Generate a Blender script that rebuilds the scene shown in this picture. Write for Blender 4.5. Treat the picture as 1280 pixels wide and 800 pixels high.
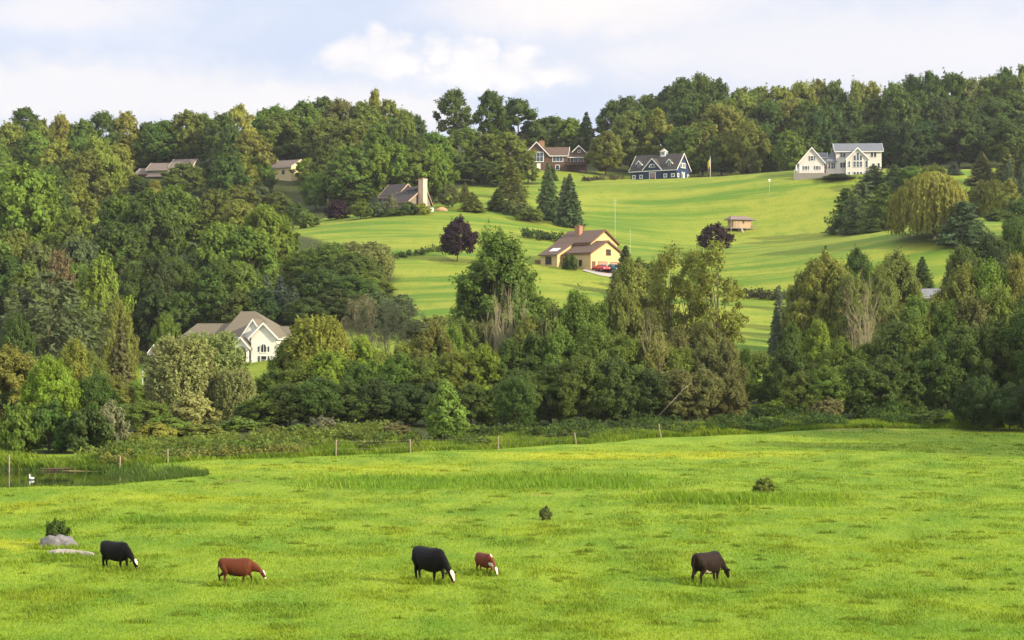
import bpy, bmesh, math, random
import numpy as np
from mathutils import Vector, Matrix
R = math.radians
random.seed(7); rng = np.random.default_rng(11)
SC = bpy.context.scene
COL = SC.collection
for o in list(bpy.data.objects): bpy.data.objects.remove(o)

# ------------------------------------------------------------ camera
FPX = 2489.0                       # focal length in pixels of a 1280 wide picture
CAMZ = 10.0
PITCH = math.atan(28 / FPX)
cam = bpy.data.cameras.new('camera'); camo = bpy.data.objects.new('camera', cam); COL.objects.link(camo)
cam.sensor_width = 36; cam.lens = FPX * 36 / 1280
cam.clip_start = 1; cam.clip_end = 9000
camo.location = (0, 0, CAMZ); camo.rotation_euler = (R(90) + PITCH, 0, 0)
SC.camera = camo

# ------------------------------------------------------------ light
SUN_DIR = Vector((0.87, -0.49, 0.0)).normalized()
SUN_EL = R(24)
SUN_V = Vector((SUN_DIR.x * math.cos(SUN_EL), SUN_DIR.y * math.cos(SUN_EL), math.sin(SUN_EL)))
sun = bpy.data.lights.new('sun', 'SUN'); suno = bpy.data.objects.new('sun', sun); COL.objects.link(suno)
sun.energy = 3.6; sun.angle = R(1.5); sun.color = (1.0, 0.88, 0.66)
suno.location = SUN_V * 400
suno.rotation_euler = SUN_V.to_track_quat('Z', 'Y').to_euler()
EXPOSURE = 1.08
SC.view_settings.view_transform = 'Standard'
SC.view_settings.look = 'None'
SC.view_settings.exposure = EXPOSURE
SC.view_settings.gamma = 1.0
SC.view_settings.use_curve_mapping = False
cy = SC.cycles
cy.max_bounces = 5; cy.diffuse_bounces = 3; cy.glossy_bounces = 2; cy.transmission_bounces = 3; cy.transparent_max_bounces = 4
cy.use_denoising = True; cy.sample_clamp_indirect = 4

# ------------------------------------------------------------ node helper
class NT:
    def __init__(s, tree): s.t = tree; s.n = tree.nodes; s.l = tree.links
    def node(s, typ, **kw):
        nd = s.n.new(typ)
        for k, v in kw.items(): setattr(nd, k, v)
        return nd
    def put(s, sock, v):
        if hasattr(v, 'is_output'): s.l.new(v, sock)
        elif isinstance(v, (tuple, list)) and len(v) == 3 and sock.type == 'RGBA': sock.default_value = (*v, 1)
        else: sock.default_value = v
    def math(s, op, a, b=0.0, clamp=False):
        nd = s.node('ShaderNodeMath', operation=op, use_clamp=clamp); s.put(nd.inputs[0], a); s.put(nd.inputs[1], b); return nd.outputs[0]
    def mix(s, f, a, b, typ='MIX'):
        nd = s.node('ShaderNodeMix', data_type='RGBA', blend_type=typ, clamp_factor=True)
        s.put(nd.inputs[0], f); s.put(nd.inputs[6], a); s.put(nd.inputs[7], b); return nd.outputs[2]
    def noise(s, vec, scale, detail=3, rough=.55, dist=0.0, out=0):
        nd = s.node('ShaderNodeTexNoise'); s.put(nd.inputs['Vector'], vec); nd.inputs['Scale'].default_value = scale
        nd.inputs['Detail'].default_value = detail; nd.inputs['Roughness'].default_value = rough; nd.inputs['Distortion'].default_value = dist
        return nd.outputs[out]
    def ramp(s, v, lo, hi):
        nd = s.node('ShaderNodeMapRange', interpolation_type='SMOOTHSTEP'); s.put(nd.inputs[0], v); nd.inputs[1].default_value = lo; nd.inputs[2].default_value = hi
        return nd.outputs[0]
    def scale(s, vec, k):
        nd = s.node('ShaderNodeMapping'); s.put(nd.inputs[0], vec); nd.inputs['Scale'].default_value = k; return nd.outputs[0]
    def attr(s, name, typ='GEOMETRY'):
        return s.node('ShaderNodeAttribute', attribute_name=name, attribute_type=typ).outputs['Fac']
    def hsv(s, col, h=.5, sat=1., v=1.):
        nd = s.node('ShaderNodeHueSaturation'); s.put(nd.inputs['Color'], col); s.put(nd.inputs['Hue'], h); s.put(nd.inputs['Saturation'], sat); s.put(nd.inputs['Value'], v)
        return nd.outputs[0]

# ------------------------------------------------------------ sky
world = bpy.data.worlds.new('World'); SC.world = world; world.use_nodes = True
W = NT(world.node_tree); W.n.clear()
sky = W.node('ShaderNodeTexSky', sky_type='NISHITA', sun_disc=False)
sky.sun_elevation = SUN_EL; sky.sun_rotation = math.atan2(SUN_DIR.x, SUN_DIR.y); sky.altitude = 200; sky.air_density = 1.0; sky.dust_density = 1.2; sky.ozone_density = 2.0
tc = W.node('ShaderNodeTexCoord').outputs['Generated']
sep = W.node('ShaderNodeSeparateXYZ'); W.put(sep.inputs[0], tc)
ayy = W.math('MAXIMUM', W.math('ABSOLUTE', sep.outputs[1]), .05)
U = W.math('DIVIDE', sep.outputs[0], ayy); V = W.math('DIVIDE', sep.outputs[2], ayy)       # heading and height over the far horizon
cmb = W.node('ShaderNodeCombineXYZ'); W.put(cmb.inputs[0], U); W.put(cmb.inputs[1], V); uv = cmb.outputs[0]
SKYK = 1.0
def su(px): return (px - 640) / FPX
def sv(py): return (428 - py) / FPX
nlow = W.noise(W.scale(uv, (5, 16, 1)), 1.0, 4, .55, .4)
nhi = W.noise(W.scale(uv, (40, 60, 1)), 1.0, 5, .6, .3)
nmid = W.noise(W.scale(uv, (14, 30, 1)), 1.0, 4, .55, .3)
wx = W.math('MULTIPLY', W.math('SUBTRACT', nhi, .5), .026)
n2 = W.noise(W.scale(uv, (46, 64, 3)), 1.3, 5, .6, .3, 0)
wy = W.math('MULTIPLY', W.math('SUBTRACT', n2, .5), .020)
UW = W.math('ADD', U, wx); VW = W.math('ADD', V, wy)
def blob(px, py, rx, ry, soft=.5):
    dx = W.math('DIVIDE', W.math('SUBTRACT', UW, su(px)), rx / FPX); dy = W.math('DIVIDE', W.math('SUBTRACT', VW, sv(py)), ry / FPX)
    d = W.math('ADD', W.math('MULTIPLY', dx, dx), W.math('MULTIPLY', dy, dy))
    return W.ramp(W.math('SQRT', d), 1 + soft, 1 - soft)
def bmax(lst):
    r = lst[0]
    for b in lst[1:]: r = W.math('MAXIMUM', r, b)
    return r
blue = W.mix(W.ramp(nlow, .35, .7), (5.6, 6.3, 7.9), (6.3, 6.8, 8.0))
blue = W.mix(.07, blue, sky.outputs[0])
puff = bmax([blob(425, 66, 26, 20, .62), blob(452, 66, 24, 16, .62), blob(472, 52, 15, 18, .62), blob(495, 56, 17, 18, .62), blob(482, 76, 46, 20, .7),
             blob(548, 66, 18, 18, .7), blob(585, 72, 28, 22, .62), blob(606, 66, 15, 16, .62), blob(645, 78, 26, 22, .62), blob(690, 94, 34, 14, .7), blob(620, 94, 80, 18, .75)])
bank = bmax([blob(40, 116, 330, 42, .5), blob(300, 128, 190, 30, .5), blob(500, 140, 90, 24, .5)])
veil = bmax([blob(790, 10, 190, 50, .7), blob(1060, 60, 360, 62, .7), blob(820, 70, 90, 30, .6), blob(90, 12, 120, 24, .7), blob(1290, 120, 160, 40, .6)])
gen = W.ramp(W.math('ADD', W.math('MULTIPLY', nlow, .6), W.math('MULTIPLY', nmid, .4)), .47, .68)
peach = blob(690, 4, 130, 28, .8)
puffc = W.mix(W.ramp(nmid, .35, .68), (8.0, 7.8, 7.9), (9.6, 8.95, 8.3))
c = W.mix(W.math('MULTIPLY', gen, .7), blue, (7.4, 7.5, 8.3))
c = W.mix(W.math('MULTIPLY', veil, .75), c, (7.9, 7.65, 7.8))
c = W.mix(W.math('MULTIPLY', bank, .9), c, W.mix(nmid, (7.6, 7.45, 7.7), (8.1, 7.85, 7.85)))
c = W.mix(W.math('MULTIPLY', peach, .5), c, (9.4, 8.5, 7.9))
c = W.mix(W.math('MULTIPLY', puff, .85), c, puffc)
over = W.mix(W.ramp(nlow, .35, .65), (11.0, 11.8, 13.4), (13.4, 13.2, 13.4))               # unseen bright overhead cloud, added as fill light
c = W.mix(W.ramp(V, .30, .75), c, over)
bg = W.node('ShaderNodeBackground'); W.put(bg.inputs[0], c); bg.inputs[1].default_value = 0.059
W.l.new(bg.outputs[0], W.node('ShaderNodeOutputWorld').inputs[0])

# ------------------------------------------------------------ materials
MATS = {}
def M(name, col, rough=.75, spec=.3, var=.12, vscale=1.5, metal=0., bump=0., stripes=None):
    if name in MATS: return MATS[name]
    m = bpy.data.materials.new(name); m.use_nodes = True; T = NT(m.node_tree); T.n.clear()
    b = T.node('ShaderNodeBsdfPrincipled'); out = T.node('ShaderNodeOutputMaterial'); T.l.new(b.outputs[0], out.inputs[0])
    pos = T.node('ShaderNodeTexCoord').outputs['Object']
    n = T.noise(pos, vscale, 4, .6)
    k = T.math('ADD', 1 - var, T.math('MULTIPLY', n, 2 * var))
    c = T.hsv(col, .5, 1., k)
    if stripes:                                   # (axis, width m, depth) boards, courses of shingles
        sp = T.node('ShaderNodeSeparateXYZ'); T.put(sp.inputs[0], pos)
        f = T.math('FRACT', T.math('DIVIDE', sp.outputs[stripes[0]], stripes[1]))
        c = T.mix(T.ramp(f, .86, .97), c, T.hsv(c, .5, 1, 1 - stripes[2]))
    T.put(b.inputs['Base Color'], c); b.inputs['Roughness'].default_value = rough; b.inputs['Specular IOR Level'].default_value = spec
    b.inputs['Metallic'].default_value = metal
    if bump:
        bp = T.node('ShaderNodeBump'); bp.inputs['Strength'].default_value = bump; T.put(bp.inputs['Height'], n); T.l.new(bp.outputs[0], b.inputs['Normal'])
    MATS[name] = m; return m
def foliage_mat(name='foliage', trans=.32):
    m = bpy.data.materials.new(name); m.use_nodes = True; T = NT(m.node_tree); T.n.clear()
    out = T.node('ShaderNodeOutputMaterial')
    oi = T.node('ShaderNodeObjectInfo')
    tone = T.attr('tone')
    rnd = oi.outputs['Random']
    h = T.math('ADD', .5, T.math('MULTIPLY', T.math('SUBTRACT', tone, .5), .032))
    h = T.math('SUBTRACT', h, T.math('MULTIPLY', T.math('SUBTRACT', rnd, .5), .012))
    v = T.math('ADD', .62, T.math('MULTIPLY', tone, .76))
    v = T.math('MULTIPLY', v, T.math('ADD', .9, T.math('MULTIPLY', rnd, .2)))
    c = T.hsv(oi.outputs['Color'], h, 1.0, v)
    d = T.node('ShaderNodeBsdfPrincipled'); T.put(d.inputs['Base Color'], c); d.inputs['Roughness'].default_value = .62; d.inputs['Specular IOR Level'].default_value = .18
    tr = T.node('ShaderNodeBsdfTranslucent'); T.put(tr.inputs[0], T.hsv(c, .485, 1.08, 1.45))
    mx = T.node('ShaderNodeMixShader'); mx.inputs[0].default_value = trans
    T.l.new(d.outputs[0], mx.inputs[1]); T.l.new(tr.outputs[0], mx.inputs[2]); T.l.new(mx.outputs[0], out.inputs[0])
    return m
FOL = foliage_mat()
BARK = M('bark', (.095, .075, .055), .9, .1, .3, 2.5)
PALEBARK = M('pale_bark', (.30, .255, .155), .9, .1, .3, 2.5)

# ------------------------------------------------------------ terrain
def px2x(px, d): return (px - 640) / FPX * d / math.cos(PITCH) * 1.0
def zat(py, d):                                            # height of the point seen at picture row py, d metres ahead
    v = (400 - py) / FPX
    return CAMZ + d * (math.sin(PITCH) + v * math.cos(PITCH)) / (math.cos(PITCH) - v * math.sin(PITCH))
PROF_Y = [-400, -60, 0, 15, 30, 45, 58, 70, 195, 230, 260, 290, 330, 400, 430, 520, 620, 720, 800, 1000, 9000]
PROF_Z = [9, 9, 8.3, 6.4, 3.9, 1.5, .25, 0, 0, .9, 2.0, 4.4, 9.5, 20.5, 26.5, 42, 60, 80, 86, 90, 90]
def prof(y):
    s = 0
    for k, w in ((-8, .25), (0, .5), (8, .25)): s = s + w * np.interp(y + k, PROF_Y, PROF_Z)
    return s
CTRL = [(330,460,345),(318,474,322),(170,463,340),(540,392,345),(520,330,425),(572,326,430),(400,290,480),(740,333,430),(680,326,445),(775,337,415),
 (940,440,330),(940,480,290),(940,388,395),(925,303,520),(1000,330,430),(1160,298,430),(1205,309,420),(1150,354,385),(1250,278,470),(495,272,520),(600,262,520),
 (690,270,515),(690,214,640),(1003,210.5,562),(1075,232,552),(1065,222,600),(1150,214,628),(1250,206,640),(1180,206,680),(1290,212,600),(60,232,600),(820,227,620),(800,250,560),(1045,222,560),(1045,286,455),(900,222,620),(990,214,600),(122,268,560),(210,228,605),(355,228,600),(620,330,430),(860,330,450),(850,390,380)]
_cp = np.array([(px2x(p, d), d, zat(r, d)) for p, r, d in CTRL])
_res = _cp[:, 2] - prof(_cp[:, 1])
SIG = 58.0
def _k(x, y, cx, cy): return np.exp(-((x - cx) ** 2 + ((y - cy) * 1.0) ** 2) / (2 * SIG * SIG))
_K = _k(_cp[:, None, 0], _cp[:, None, 1], _cp[None, :, 0], _cp[None, :, 1]) + np.eye(len(_cp)) * .02
_w = np.linalg.solve(_K, _res)
POND = (-46.0, 149.5, 20.0, 12.5)
def pond_e(x, y): return np.sqrt(((x - POND[0]) / POND[2]) ** 2 + ((y - POND[1]) / POND[3]) ** 2)
def H(x, y):
    x = np.asarray(x, float); y = np.asarray(y, float)
    z = prof(y)
    for i in range(len(_cp)): z = z + _w[i] * _k(x, y, _cp[i, 0], _cp[i, 1]) * np.clip((y - 235) / 60, 0, 1)
    right = np.clip((x - 18) / 40, 0, 1) * np.clip((y - 185) / 45, 0, 1)       # the pasture lifts a little towards its far right corner
    z = z + .5 * right * np.clip((300 - y) / 60, 0, 1)
    g = np.clip((y - 55) / 20, 0, 1)
    z = z + g * (.10 * np.sin(x * .21 + 1.3 * np.sin(y * .13)) * np.sin(y * .27 + .6) + .05 * np.sin(x * .63 + y * .5) * np.sin(y * .71 - x * .2))
    hill = np.clip((y - 260) / 80, 0, 1)
    z = z + hill * (.18 * np.sin(x * .05 + y * .021) * np.sin(y * .043) + .12 * np.sin(x * .12 - y * .09))
    e = pond_e(x, y)
    z = z - .9 * np.clip((1.10 - e) / .22, 0, 1) * (e < 1.2)
    return z
def h(x, y): return float(H(x, y))
def ground(px, py, d0=60., d1=900.):                       # where the sight line through a picture point first meets the ground
    ds = np.linspace(d0, d1, 2400)
    v = zat(py, ds) - H(px2x(px, ds), ds)
    i = np.argmax(v < 0)
    d = ds[i] if v[i] < 0 else d1
    return px2x(px, d), d, h(px2x(px, d), d)

# ------------------------------------------------------------ objects
def link(name, data, mat=None, parent=None):
    o = bpy.data.objects.new(name, data); COL.objects.link(o)
    if mat is not None and data is not None and hasattr(data, 'materials'):
        if not data.materials: data.materials.append(mat)
    if parent: o.parent = parent
    return o
def tag(o, label=None, cat=None, group=None, kind=None):
    if label: o['label'] = label
    if cat: o['category'] = cat
    if group: o['group'] = group
    if kind: o['kind'] = kind
    return o
def empty(name, loc, rz=0., label=None, cat=None, group=None):
    o = bpy.data.objects.new(name, None); COL.objects.link(o); o.location = loc; o.rotation_euler = (0, 0, rz); o.empty_display_size = .5
    return tag(o, label, cat, group)
def np_mesh(name, verts, faces, tone=None, mats=(), smooth=False):
    """faces: (n,k) array of one corner count"""
    me = bpy.data.meshes.new(name); nv = len(verts); nf, k = faces.shape
    me.vertices.add(nv); me.vertices.foreach_set('co', np.asarray(verts, np.float32).ravel())
    me.loops.add(nf * k); me.loops.foreach_set('vertex_index', faces.astype(np.int32).ravel())
    me.polygons.add(nf); me.polygons.foreach_set('loop_start', np.arange(0, nf * k, k, dtype=np.int32))
    if smooth: me.polygons.foreach_set('use_smooth', np.ones(nf, bool))
    me.update(calc_edges=True)
    if tone is not None:
        a = me.attributes.new('tone', 'FLOAT', 'FACE'); a.data.foreach_set('value', np.asarray(tone, np.float32))
    for m in mats: me.materials.append(m)
    return me
class MB:
    """gathers polygons for ONE mesh"""
    def __init__(s): s.v = []; s.f = []
    def poly(s, pts):
        i = len(s.v); s.v += [tuple(p) for p in pts]; s.f.append(tuple(range(i, i + len(pts)))); return s
    def box(s, x0, x1, y0, y1, z0, z1):
        i = len(s.v)
        s.v += [(x0,y0,z0),(x1,y0,z0),(x1,y1,z0),(x0,y1,z0),(x0,y0,z1),(x1,y0,z1),(x1,y1,z1),(x0,y1,z1)]
        s.f += [tuple(i + k for k in q) for q in ((0,3,2,1),(4,5,6,7),(0,1,5,4),(1,2,6,5),(2,3,7,6),(3,0,4,7))]; return s
    def slab(s, pts, off):                                   # a polygon thickened along off
        n = len(pts); i = len(s.v); off = Vector(off)
        s.v += [tuple(Vector(p)) for p in pts] + [tuple(Vector(p) + off) for p in pts]
        s.f.append(tuple(range(i, i + n))); s.f.append(tuple(range(i + 2 * n - 1, i + n - 1, -1)))
        for k in range(n): s.f.append((i + (k + 1) % n, i + k, i + n + k, i + n + (k + 1) % n))
        return s
    def tube(s, pts, radii, sides=7, cap=True):
        pts = [Vector(p) for p in pts]; base = len(s.v); n = len(pts)
        for j, p in enumerate(pts):
            t = (pts[min(j + 1, n - 1)] - pts[max(j - 1, 0)]).normalized()
            a = t.cross(Vector((.31, .9, .3))).normalized() if abs(t.y) < .9 else t.cross(Vector((1, 0, 0))).normalized()
            b = t.cross(a)
            for k in range(sides):
                an = 2 * math.pi * k / sides; s.v.append(tuple(p + (a * math.cos(an) + b * math.sin(an)) * radii[j]))
        for j in range(n - 1):
            for k in range(sides):
                k2 = (k + 1) % sides; s.f.append((base + j * sides + k, base + j * sides + k2, base + (j + 1) * sides + k2, base + (j + 1) * sides + k))
        if cap:
            s.f.append(tuple(base + k for k in range(sides))[::-1]); s.f.append(tuple(base + (n - 1) * sides + k for k in range(sides)))
        return s
    def loft(s, rings, sides=14):                            # rings: (centre, axis a vec, axis b vec) -> closed body
        base = len(s.v); n = len(rings)
        for c_, a, b in rings:
            for k in range(sides):
                an = 2 * math.pi * k / sides; s.v.append(tuple(Vector(c_) + Vector(a) * math.cos(an) + Vector(b) * math.sin(an)))
        for j in range(n - 1):
            for k in range(sides):
                k2 = (k + 1) % sides; s.f.append((base + j * sides + k, base + j * sides + k2, base + (j + 1) * sides + k2, base + (j + 1) * sides + k))
        s.f.append(tuple(base + k for k in range(sides))[::-1]); s.f.append(tuple(base + (n - 1) * sides + k for k in range(sides)))
        return s
    def mesh(s, name, smooth=False):
        me = bpy.data.meshes.new(name); me.from_pydata(s.v, [], s.f); me.update()
        if smooth: me.polygons.foreach_set('use_smooth', [True] * len(me.polygons))
        bm = bmesh.new(); bm.from_mesh(me); bmesh.ops.recalc_face_normals(bm, faces=bm.faces); bm.to_mesh(me); bm.free()
        return me
    def build(s, name, mat, parent=None, smooth=False): return link(name, s.mesh(name, smooth), mat, parent)

# ------------------------------------------------------------ leaves
def unit(a): return a / np.maximum(np.linalg.norm(a, axis=-1, keepdims=True), 1e-9)
def sph(n): return unit(rng.normal(size=(n, 3)))
def quads(c, nrm, size, asp=1.7, tan=None, fold=.18):
    """one leaf spray per point: a pointed, slightly folded blade"""
    n = len(c)
    if tan is None: tan = rng.normal(size=(n, 3))
    t = unit(np.cross(nrm, np.cross(tan, nrm) + 1e-6)) if False else unit(tan - (tan * nrm).sum(1, keepdims=True) * nrm)
    b = np.cross(nrm, t)
    s = np.asarray(size).reshape(-1, 1) * np.ones((n, 1))
    v = np.empty((n, 4, 3))
    v[:, 0] = c - t * s * .5 * asp; v[:, 2] = c + t * s * .5 * asp
    sk = (rng.random((n, 1)) - .5) * .5
    v[:, 1] = c + b * s * .5 + t * s * sk - nrm * s * fold; v[:, 3] = c - b * s * .5 + t * s * sk * .4 - nrm * s * fold
    return v
class Leaves:
    def __init__(s): s.q = []; s.t = []
    def add(s, q, tone): s.q.append(q); s.t.append(np.clip(tone, 0, 1) * np.ones(len(q)))
    def mesh(s, name, mat=None):
        q = np.concatenate(s.q); n = len(q)
        return np_mesh(name, q.reshape(-1, 3), np.arange(4 * n).reshape(n, 4), np.concatenate(s.t), [mat or FOL])
def clump(L, cs, rad, per, leaf, flat=.75, outdir=None, tone=.5, tv=.2, asp=1.6, centre=None, wout=.9):
    """shells of leaves round every centre in cs"""
    n = len(cs); rad = np.asarray(rad).reshape(-1, 1) * np.ones((n, 1))
    d = sph(n * per).reshape(n, per, 3); d[..., 2] = np.where(d[..., 2] < -.75, -d[..., 2], d[..., 2])
    r = rng.random((n, per, 1)) ** .45
    p = cs[:, None, :] + d * r * rad[:, None, :] * np.array([1, 1, flat])
    ax = sph(n) * .6 + np.array([0, 0, .45]) + (unit(cs - centre) * .8 if centre is not None else 0)       # twigs reach out and up
    p = p + ax[:, None, :] * (rng.random((n, per, 1)) ** 1.5 - .25) * rad[:, None, :] * 1.75 * (1.1 - .6 * r)
    nr = d * wout * .75 + rng.normal(size=d.shape) * .48 + np.array([0, 0, .12])
    if centre is not None: nr = nr + unit(cs - centre)[:, None, :] * .8
    ct = tone + rng.normal(size=(n, 1)) * tv * .7
    tn = ct + rng.normal(size=(n, per)) * tv * .6
    sz = leaf * (.65 + .7 * rng.random(n * per))
    L.add(quads(p.reshape(-1, 3), unit(nr.reshape(-1, 3)), sz, asp), tn.ravel())
# ------------------------------------------------------------ tree kinds (each built once, then copied)
PROTO = {}
def limb_trunk(Hh, tr, limbs, lean=0., sides=7):
    """tapered trunk up to .8 of the height with limbs reaching to the given points"""
    mb = MB(); top = Vector((lean, lean * .5, Hh * .82))
    pts = [Vector((0, 0, -1.2))] + [Vector((lean * t * t + .12 * math.sin(4 * t + Hh), .5 * lean * t * t + .12 * math.cos(5 * t), Hh * .82 * t)) for t in (0, .03, .2, .45, .7, 1)]
    mb.tube(pts, [tr * 1.5, tr * 1.35, tr * 1.05, tr * .85, tr * .62, tr * .4, tr * .12], sides)
    for p in limbs:
        p = Vector(p); t = max(.12, min(.8, p.z / Hh * .62)); s = Vector((lean * t * t, .5 * lean * t * t, Hh * .82 * t)); r = tr * (1 - t) * .55 + .02
        m = s.lerp(p, .5) + Vector((0, 0, -.06 * (p - s).length))
        mb.tube([s, m, p], [r, r * .6, r * .18], 5, False)
    return mb
def reg(key, crown, trunk, Hh, Wd):
    PROTO.setdefault(key, []).append((crown, trunk, Hh, Wd))
def fix(q, Hh):                          # measured size of a crown
    v = np.concatenate(q.q).reshape(-1, 3); return np.percentile(v[:, 2], 99.7), 2 * np.percentile(np.hypot(v[:, 0], v[:, 1]), 97)

def make_broad(key, Hh, Rr, cb, nl, sub, per, leaf, gap=0., shape=1.0, tv=.2, lr=.36, flat=.75, trunk=True, topw=.25, low=.55, limbs=9, bark=None, upl=0.):
    L = Leaves(); z0, z1 = Hh * cb, Hh; zc = (z0 + z1) / 2; hz = (z1 - z0) / 2
    # lobes over an uneven envelope
    cs = []
    ph = rng.random() * 6.28
    for i in range(nl):
        t = (i + .5) / nl; z = 1 - 2 * t * .93; an = ph + i * 2.39996 + rng.normal() * .25
        w = math.sqrt(max(0, 1 - abs(z) ** 2.2))
        w = w * (topw + (1 - topw) * (1 - max(z, 0)) ** .8) if z > 0 else w * (low + (1 - low) * (1 + z)) + .12
        k = (.62 + .34 * rng.random()) * shape
        cs.append((math.cos(an) * w * Rr * k * (1 + .15 * math.sin(an * 2 + ph)), math.sin(an) * w * Rr * k, zc + z * hz * .84))
    cs = np.array(cs)
    lrad = Rr * lr * (.75 + .55 * rng.random(len(cs)))
    if gap: keep = rng.random(len(cs)) > gap; keep[0] = True; cs, lrad = cs[keep], lrad[keep]
    centre = np.array([0, 0, zc])
    sc, sr = [], []
    for c, r in zip(cs, lrad):
        d = sph(sub); out = unit(c - centre + np.array([0, 0, .2 * Rr])); d = unit(d + out * .55)
        q = c + d * r * (.6 + .5 * rng.random((sub, 1))) * np.array([1, 1, .8 + upl]); sc.append(q); sr.append(r * (.32 + .25 * rng.random(sub)))
    sc = np.concatenate(sc); sr = np.concatenate(sr)
    sc[:, 2] = np.maximum(sc[:, 2], .25)
    clump(L, sc, sr, per, leaf, flat, tone=.5, tv=tv, centre=centre)
    # sparse inner foliage round each limb end
    clump(L, cs, lrad * .85, int(per * 1.6), leaf * 1.15, .8, tone=.42, tv=tv, wout=.3)
    hh, wd = fix(L, Hh)
    tm = None
    sel = cs[rng.permutation(len(cs))[:limbs]]
    tm = limb_trunk(Hh, max(.045, Hh * .0165), sel, rng.normal() * .35).mesh('trunk', True); tm.materials.append(bark or BARK)
    reg(key, L.mesh('crown'), tm, hh, wd)

def make_plume(key, Hh, Rr, n, per, leaf, droop=0.2, tv=.22):
    """fine-leaved willow: many upright feathery sprays"""
    L = Leaves(); cs = []; dirs = []
    for i in range(n):
        t = rng.random(); an = i * 2.39996; z = .06 + .86 * t ** .9
        w = Rr * max(.03, 1 - (abs(z - .40) / .60) ** 2.3) ** .6
        k = .55 + .45 * rng.random() ** .6
        cs.append((math.cos(an) * w * k, math.sin(an) * w * k, z * Hh)); dirs.append((math.cos(an) * .5, math.sin(an) * .5, 1.1 - droop))
    cs = np.array(cs); dirs = unit(np.array(dirs) + rng.normal(size=cs.shape) * .15)
    m = len(cs); ln = Hh * .085 * (.7 + .6 * rng.random((m, 1, 1))); u = rng.random((m, per, 1))
    p = cs[:, None] + dirs[:, None] * (u - .55) * ln * 2 + rng.normal(size=(m, per, 3)) * (Hh * .026) * (1.15 - u)
    p[..., 2] = np.maximum(p[..., 2], .1)
    out = unit(cs - np.array([0, 0, Hh * .35]))[:, None] * .8 + rng.normal(size=p.shape) * .6 + np.array([0, 0, .2])
    tan = dirs[:, None] + rng.normal(size=p.shape) * .45
    tn = .5 + rng.normal(size=(m, 1)) * tv * .6 + rng.normal(size=(m, per)) * tv * .6
    L.add(quads(p.reshape(-1, 3), unit(out.reshape(-1, 3)), leaf * (.6 + .8 * rng.random(m * per)), 2.4, tan.reshape(-1, 3)), tn.ravel())
    hh, wd = fix(L, Hh); sel = cs[rng.permutation(m)[:9]]
    tm = limb_trunk(Hh * .85, Hh * .02, sel).mesh('trunk', True); tm.materials.append(BARK); reg(key, L.mesh('crown'), tm, hh, wd)

def make_weeping(key, Hh, Rr, n, per, leaf):
    L = Leaves(); ph = []
    for i in range(n):
        z = 1 - .95 * rng.random() ** 1.3; an = i * 2.39996; w = math.sqrt(max(0.02, 1 - z ** 2.4)) * Rr * (.72 + .28 * rng.random()) * (1 + .10 * math.sin(an * 3 + 1) + .08 * math.sin(an * 5))
        ph.append((math.cos(an) * w, math.sin(an) * w, Hh * (.52 + .46 * z)))
    ph = np.array(ph); m = len(ph)
    ln = (Hh * (.22 + .42 * rng.random((m, 1, 1)) ** 1.3)) * (.45 + .75 * np.hypot(ph[:, 0], ph[:, 1]) / Rr).reshape(m, 1, 1)
    ln = np.minimum(ln, (ph[:, 2] - Hh * .07).reshape(m, 1, 1))
    u = rng.random((m, per, 1)); rad = unit(np.stack([ph[:, 0], ph[:, 1], 0 * ph[:, 0]], 1))[:, None]
    p = ph[:, None] + np.concatenate([rad[..., :2] * np.ones_like(u) * .25 * np.sqrt(u) * ln * .5, -(u * ln)], 2) + rng.normal(size=(m, per, 3)) * Hh * .012
    out = rad * .9 + rng.normal(size=p.shape) * .5 + np.array([0, 0, .35]) * (1 - u)
    tan = np.array([0, 0, 1.]) + rng.normal(size=p.shape) * .25
    tn = .5 + rng.normal(size=(m, 1)) * .16 + rng.normal(size=(m, per)) * .12
    L.add(quads(p.reshape(-1, 3), unit(out.reshape(-1, 3)), leaf * (.6 + .8 * rng.random(m * per)), 3.0, tan.reshape(-1, 3)), tn.ravel())
    hh, wd = fix(L, Hh); sel = ph[rng.permutation(m)[:10]] * np.array([.75, .75, .95])
    tm = limb_trunk(Hh * .8, Hh * .032, sel, .4).mesh('trunk', True); tm.materials.append(BARK); reg(key, L.mesh('crown'), tm, hh, wd)

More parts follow.
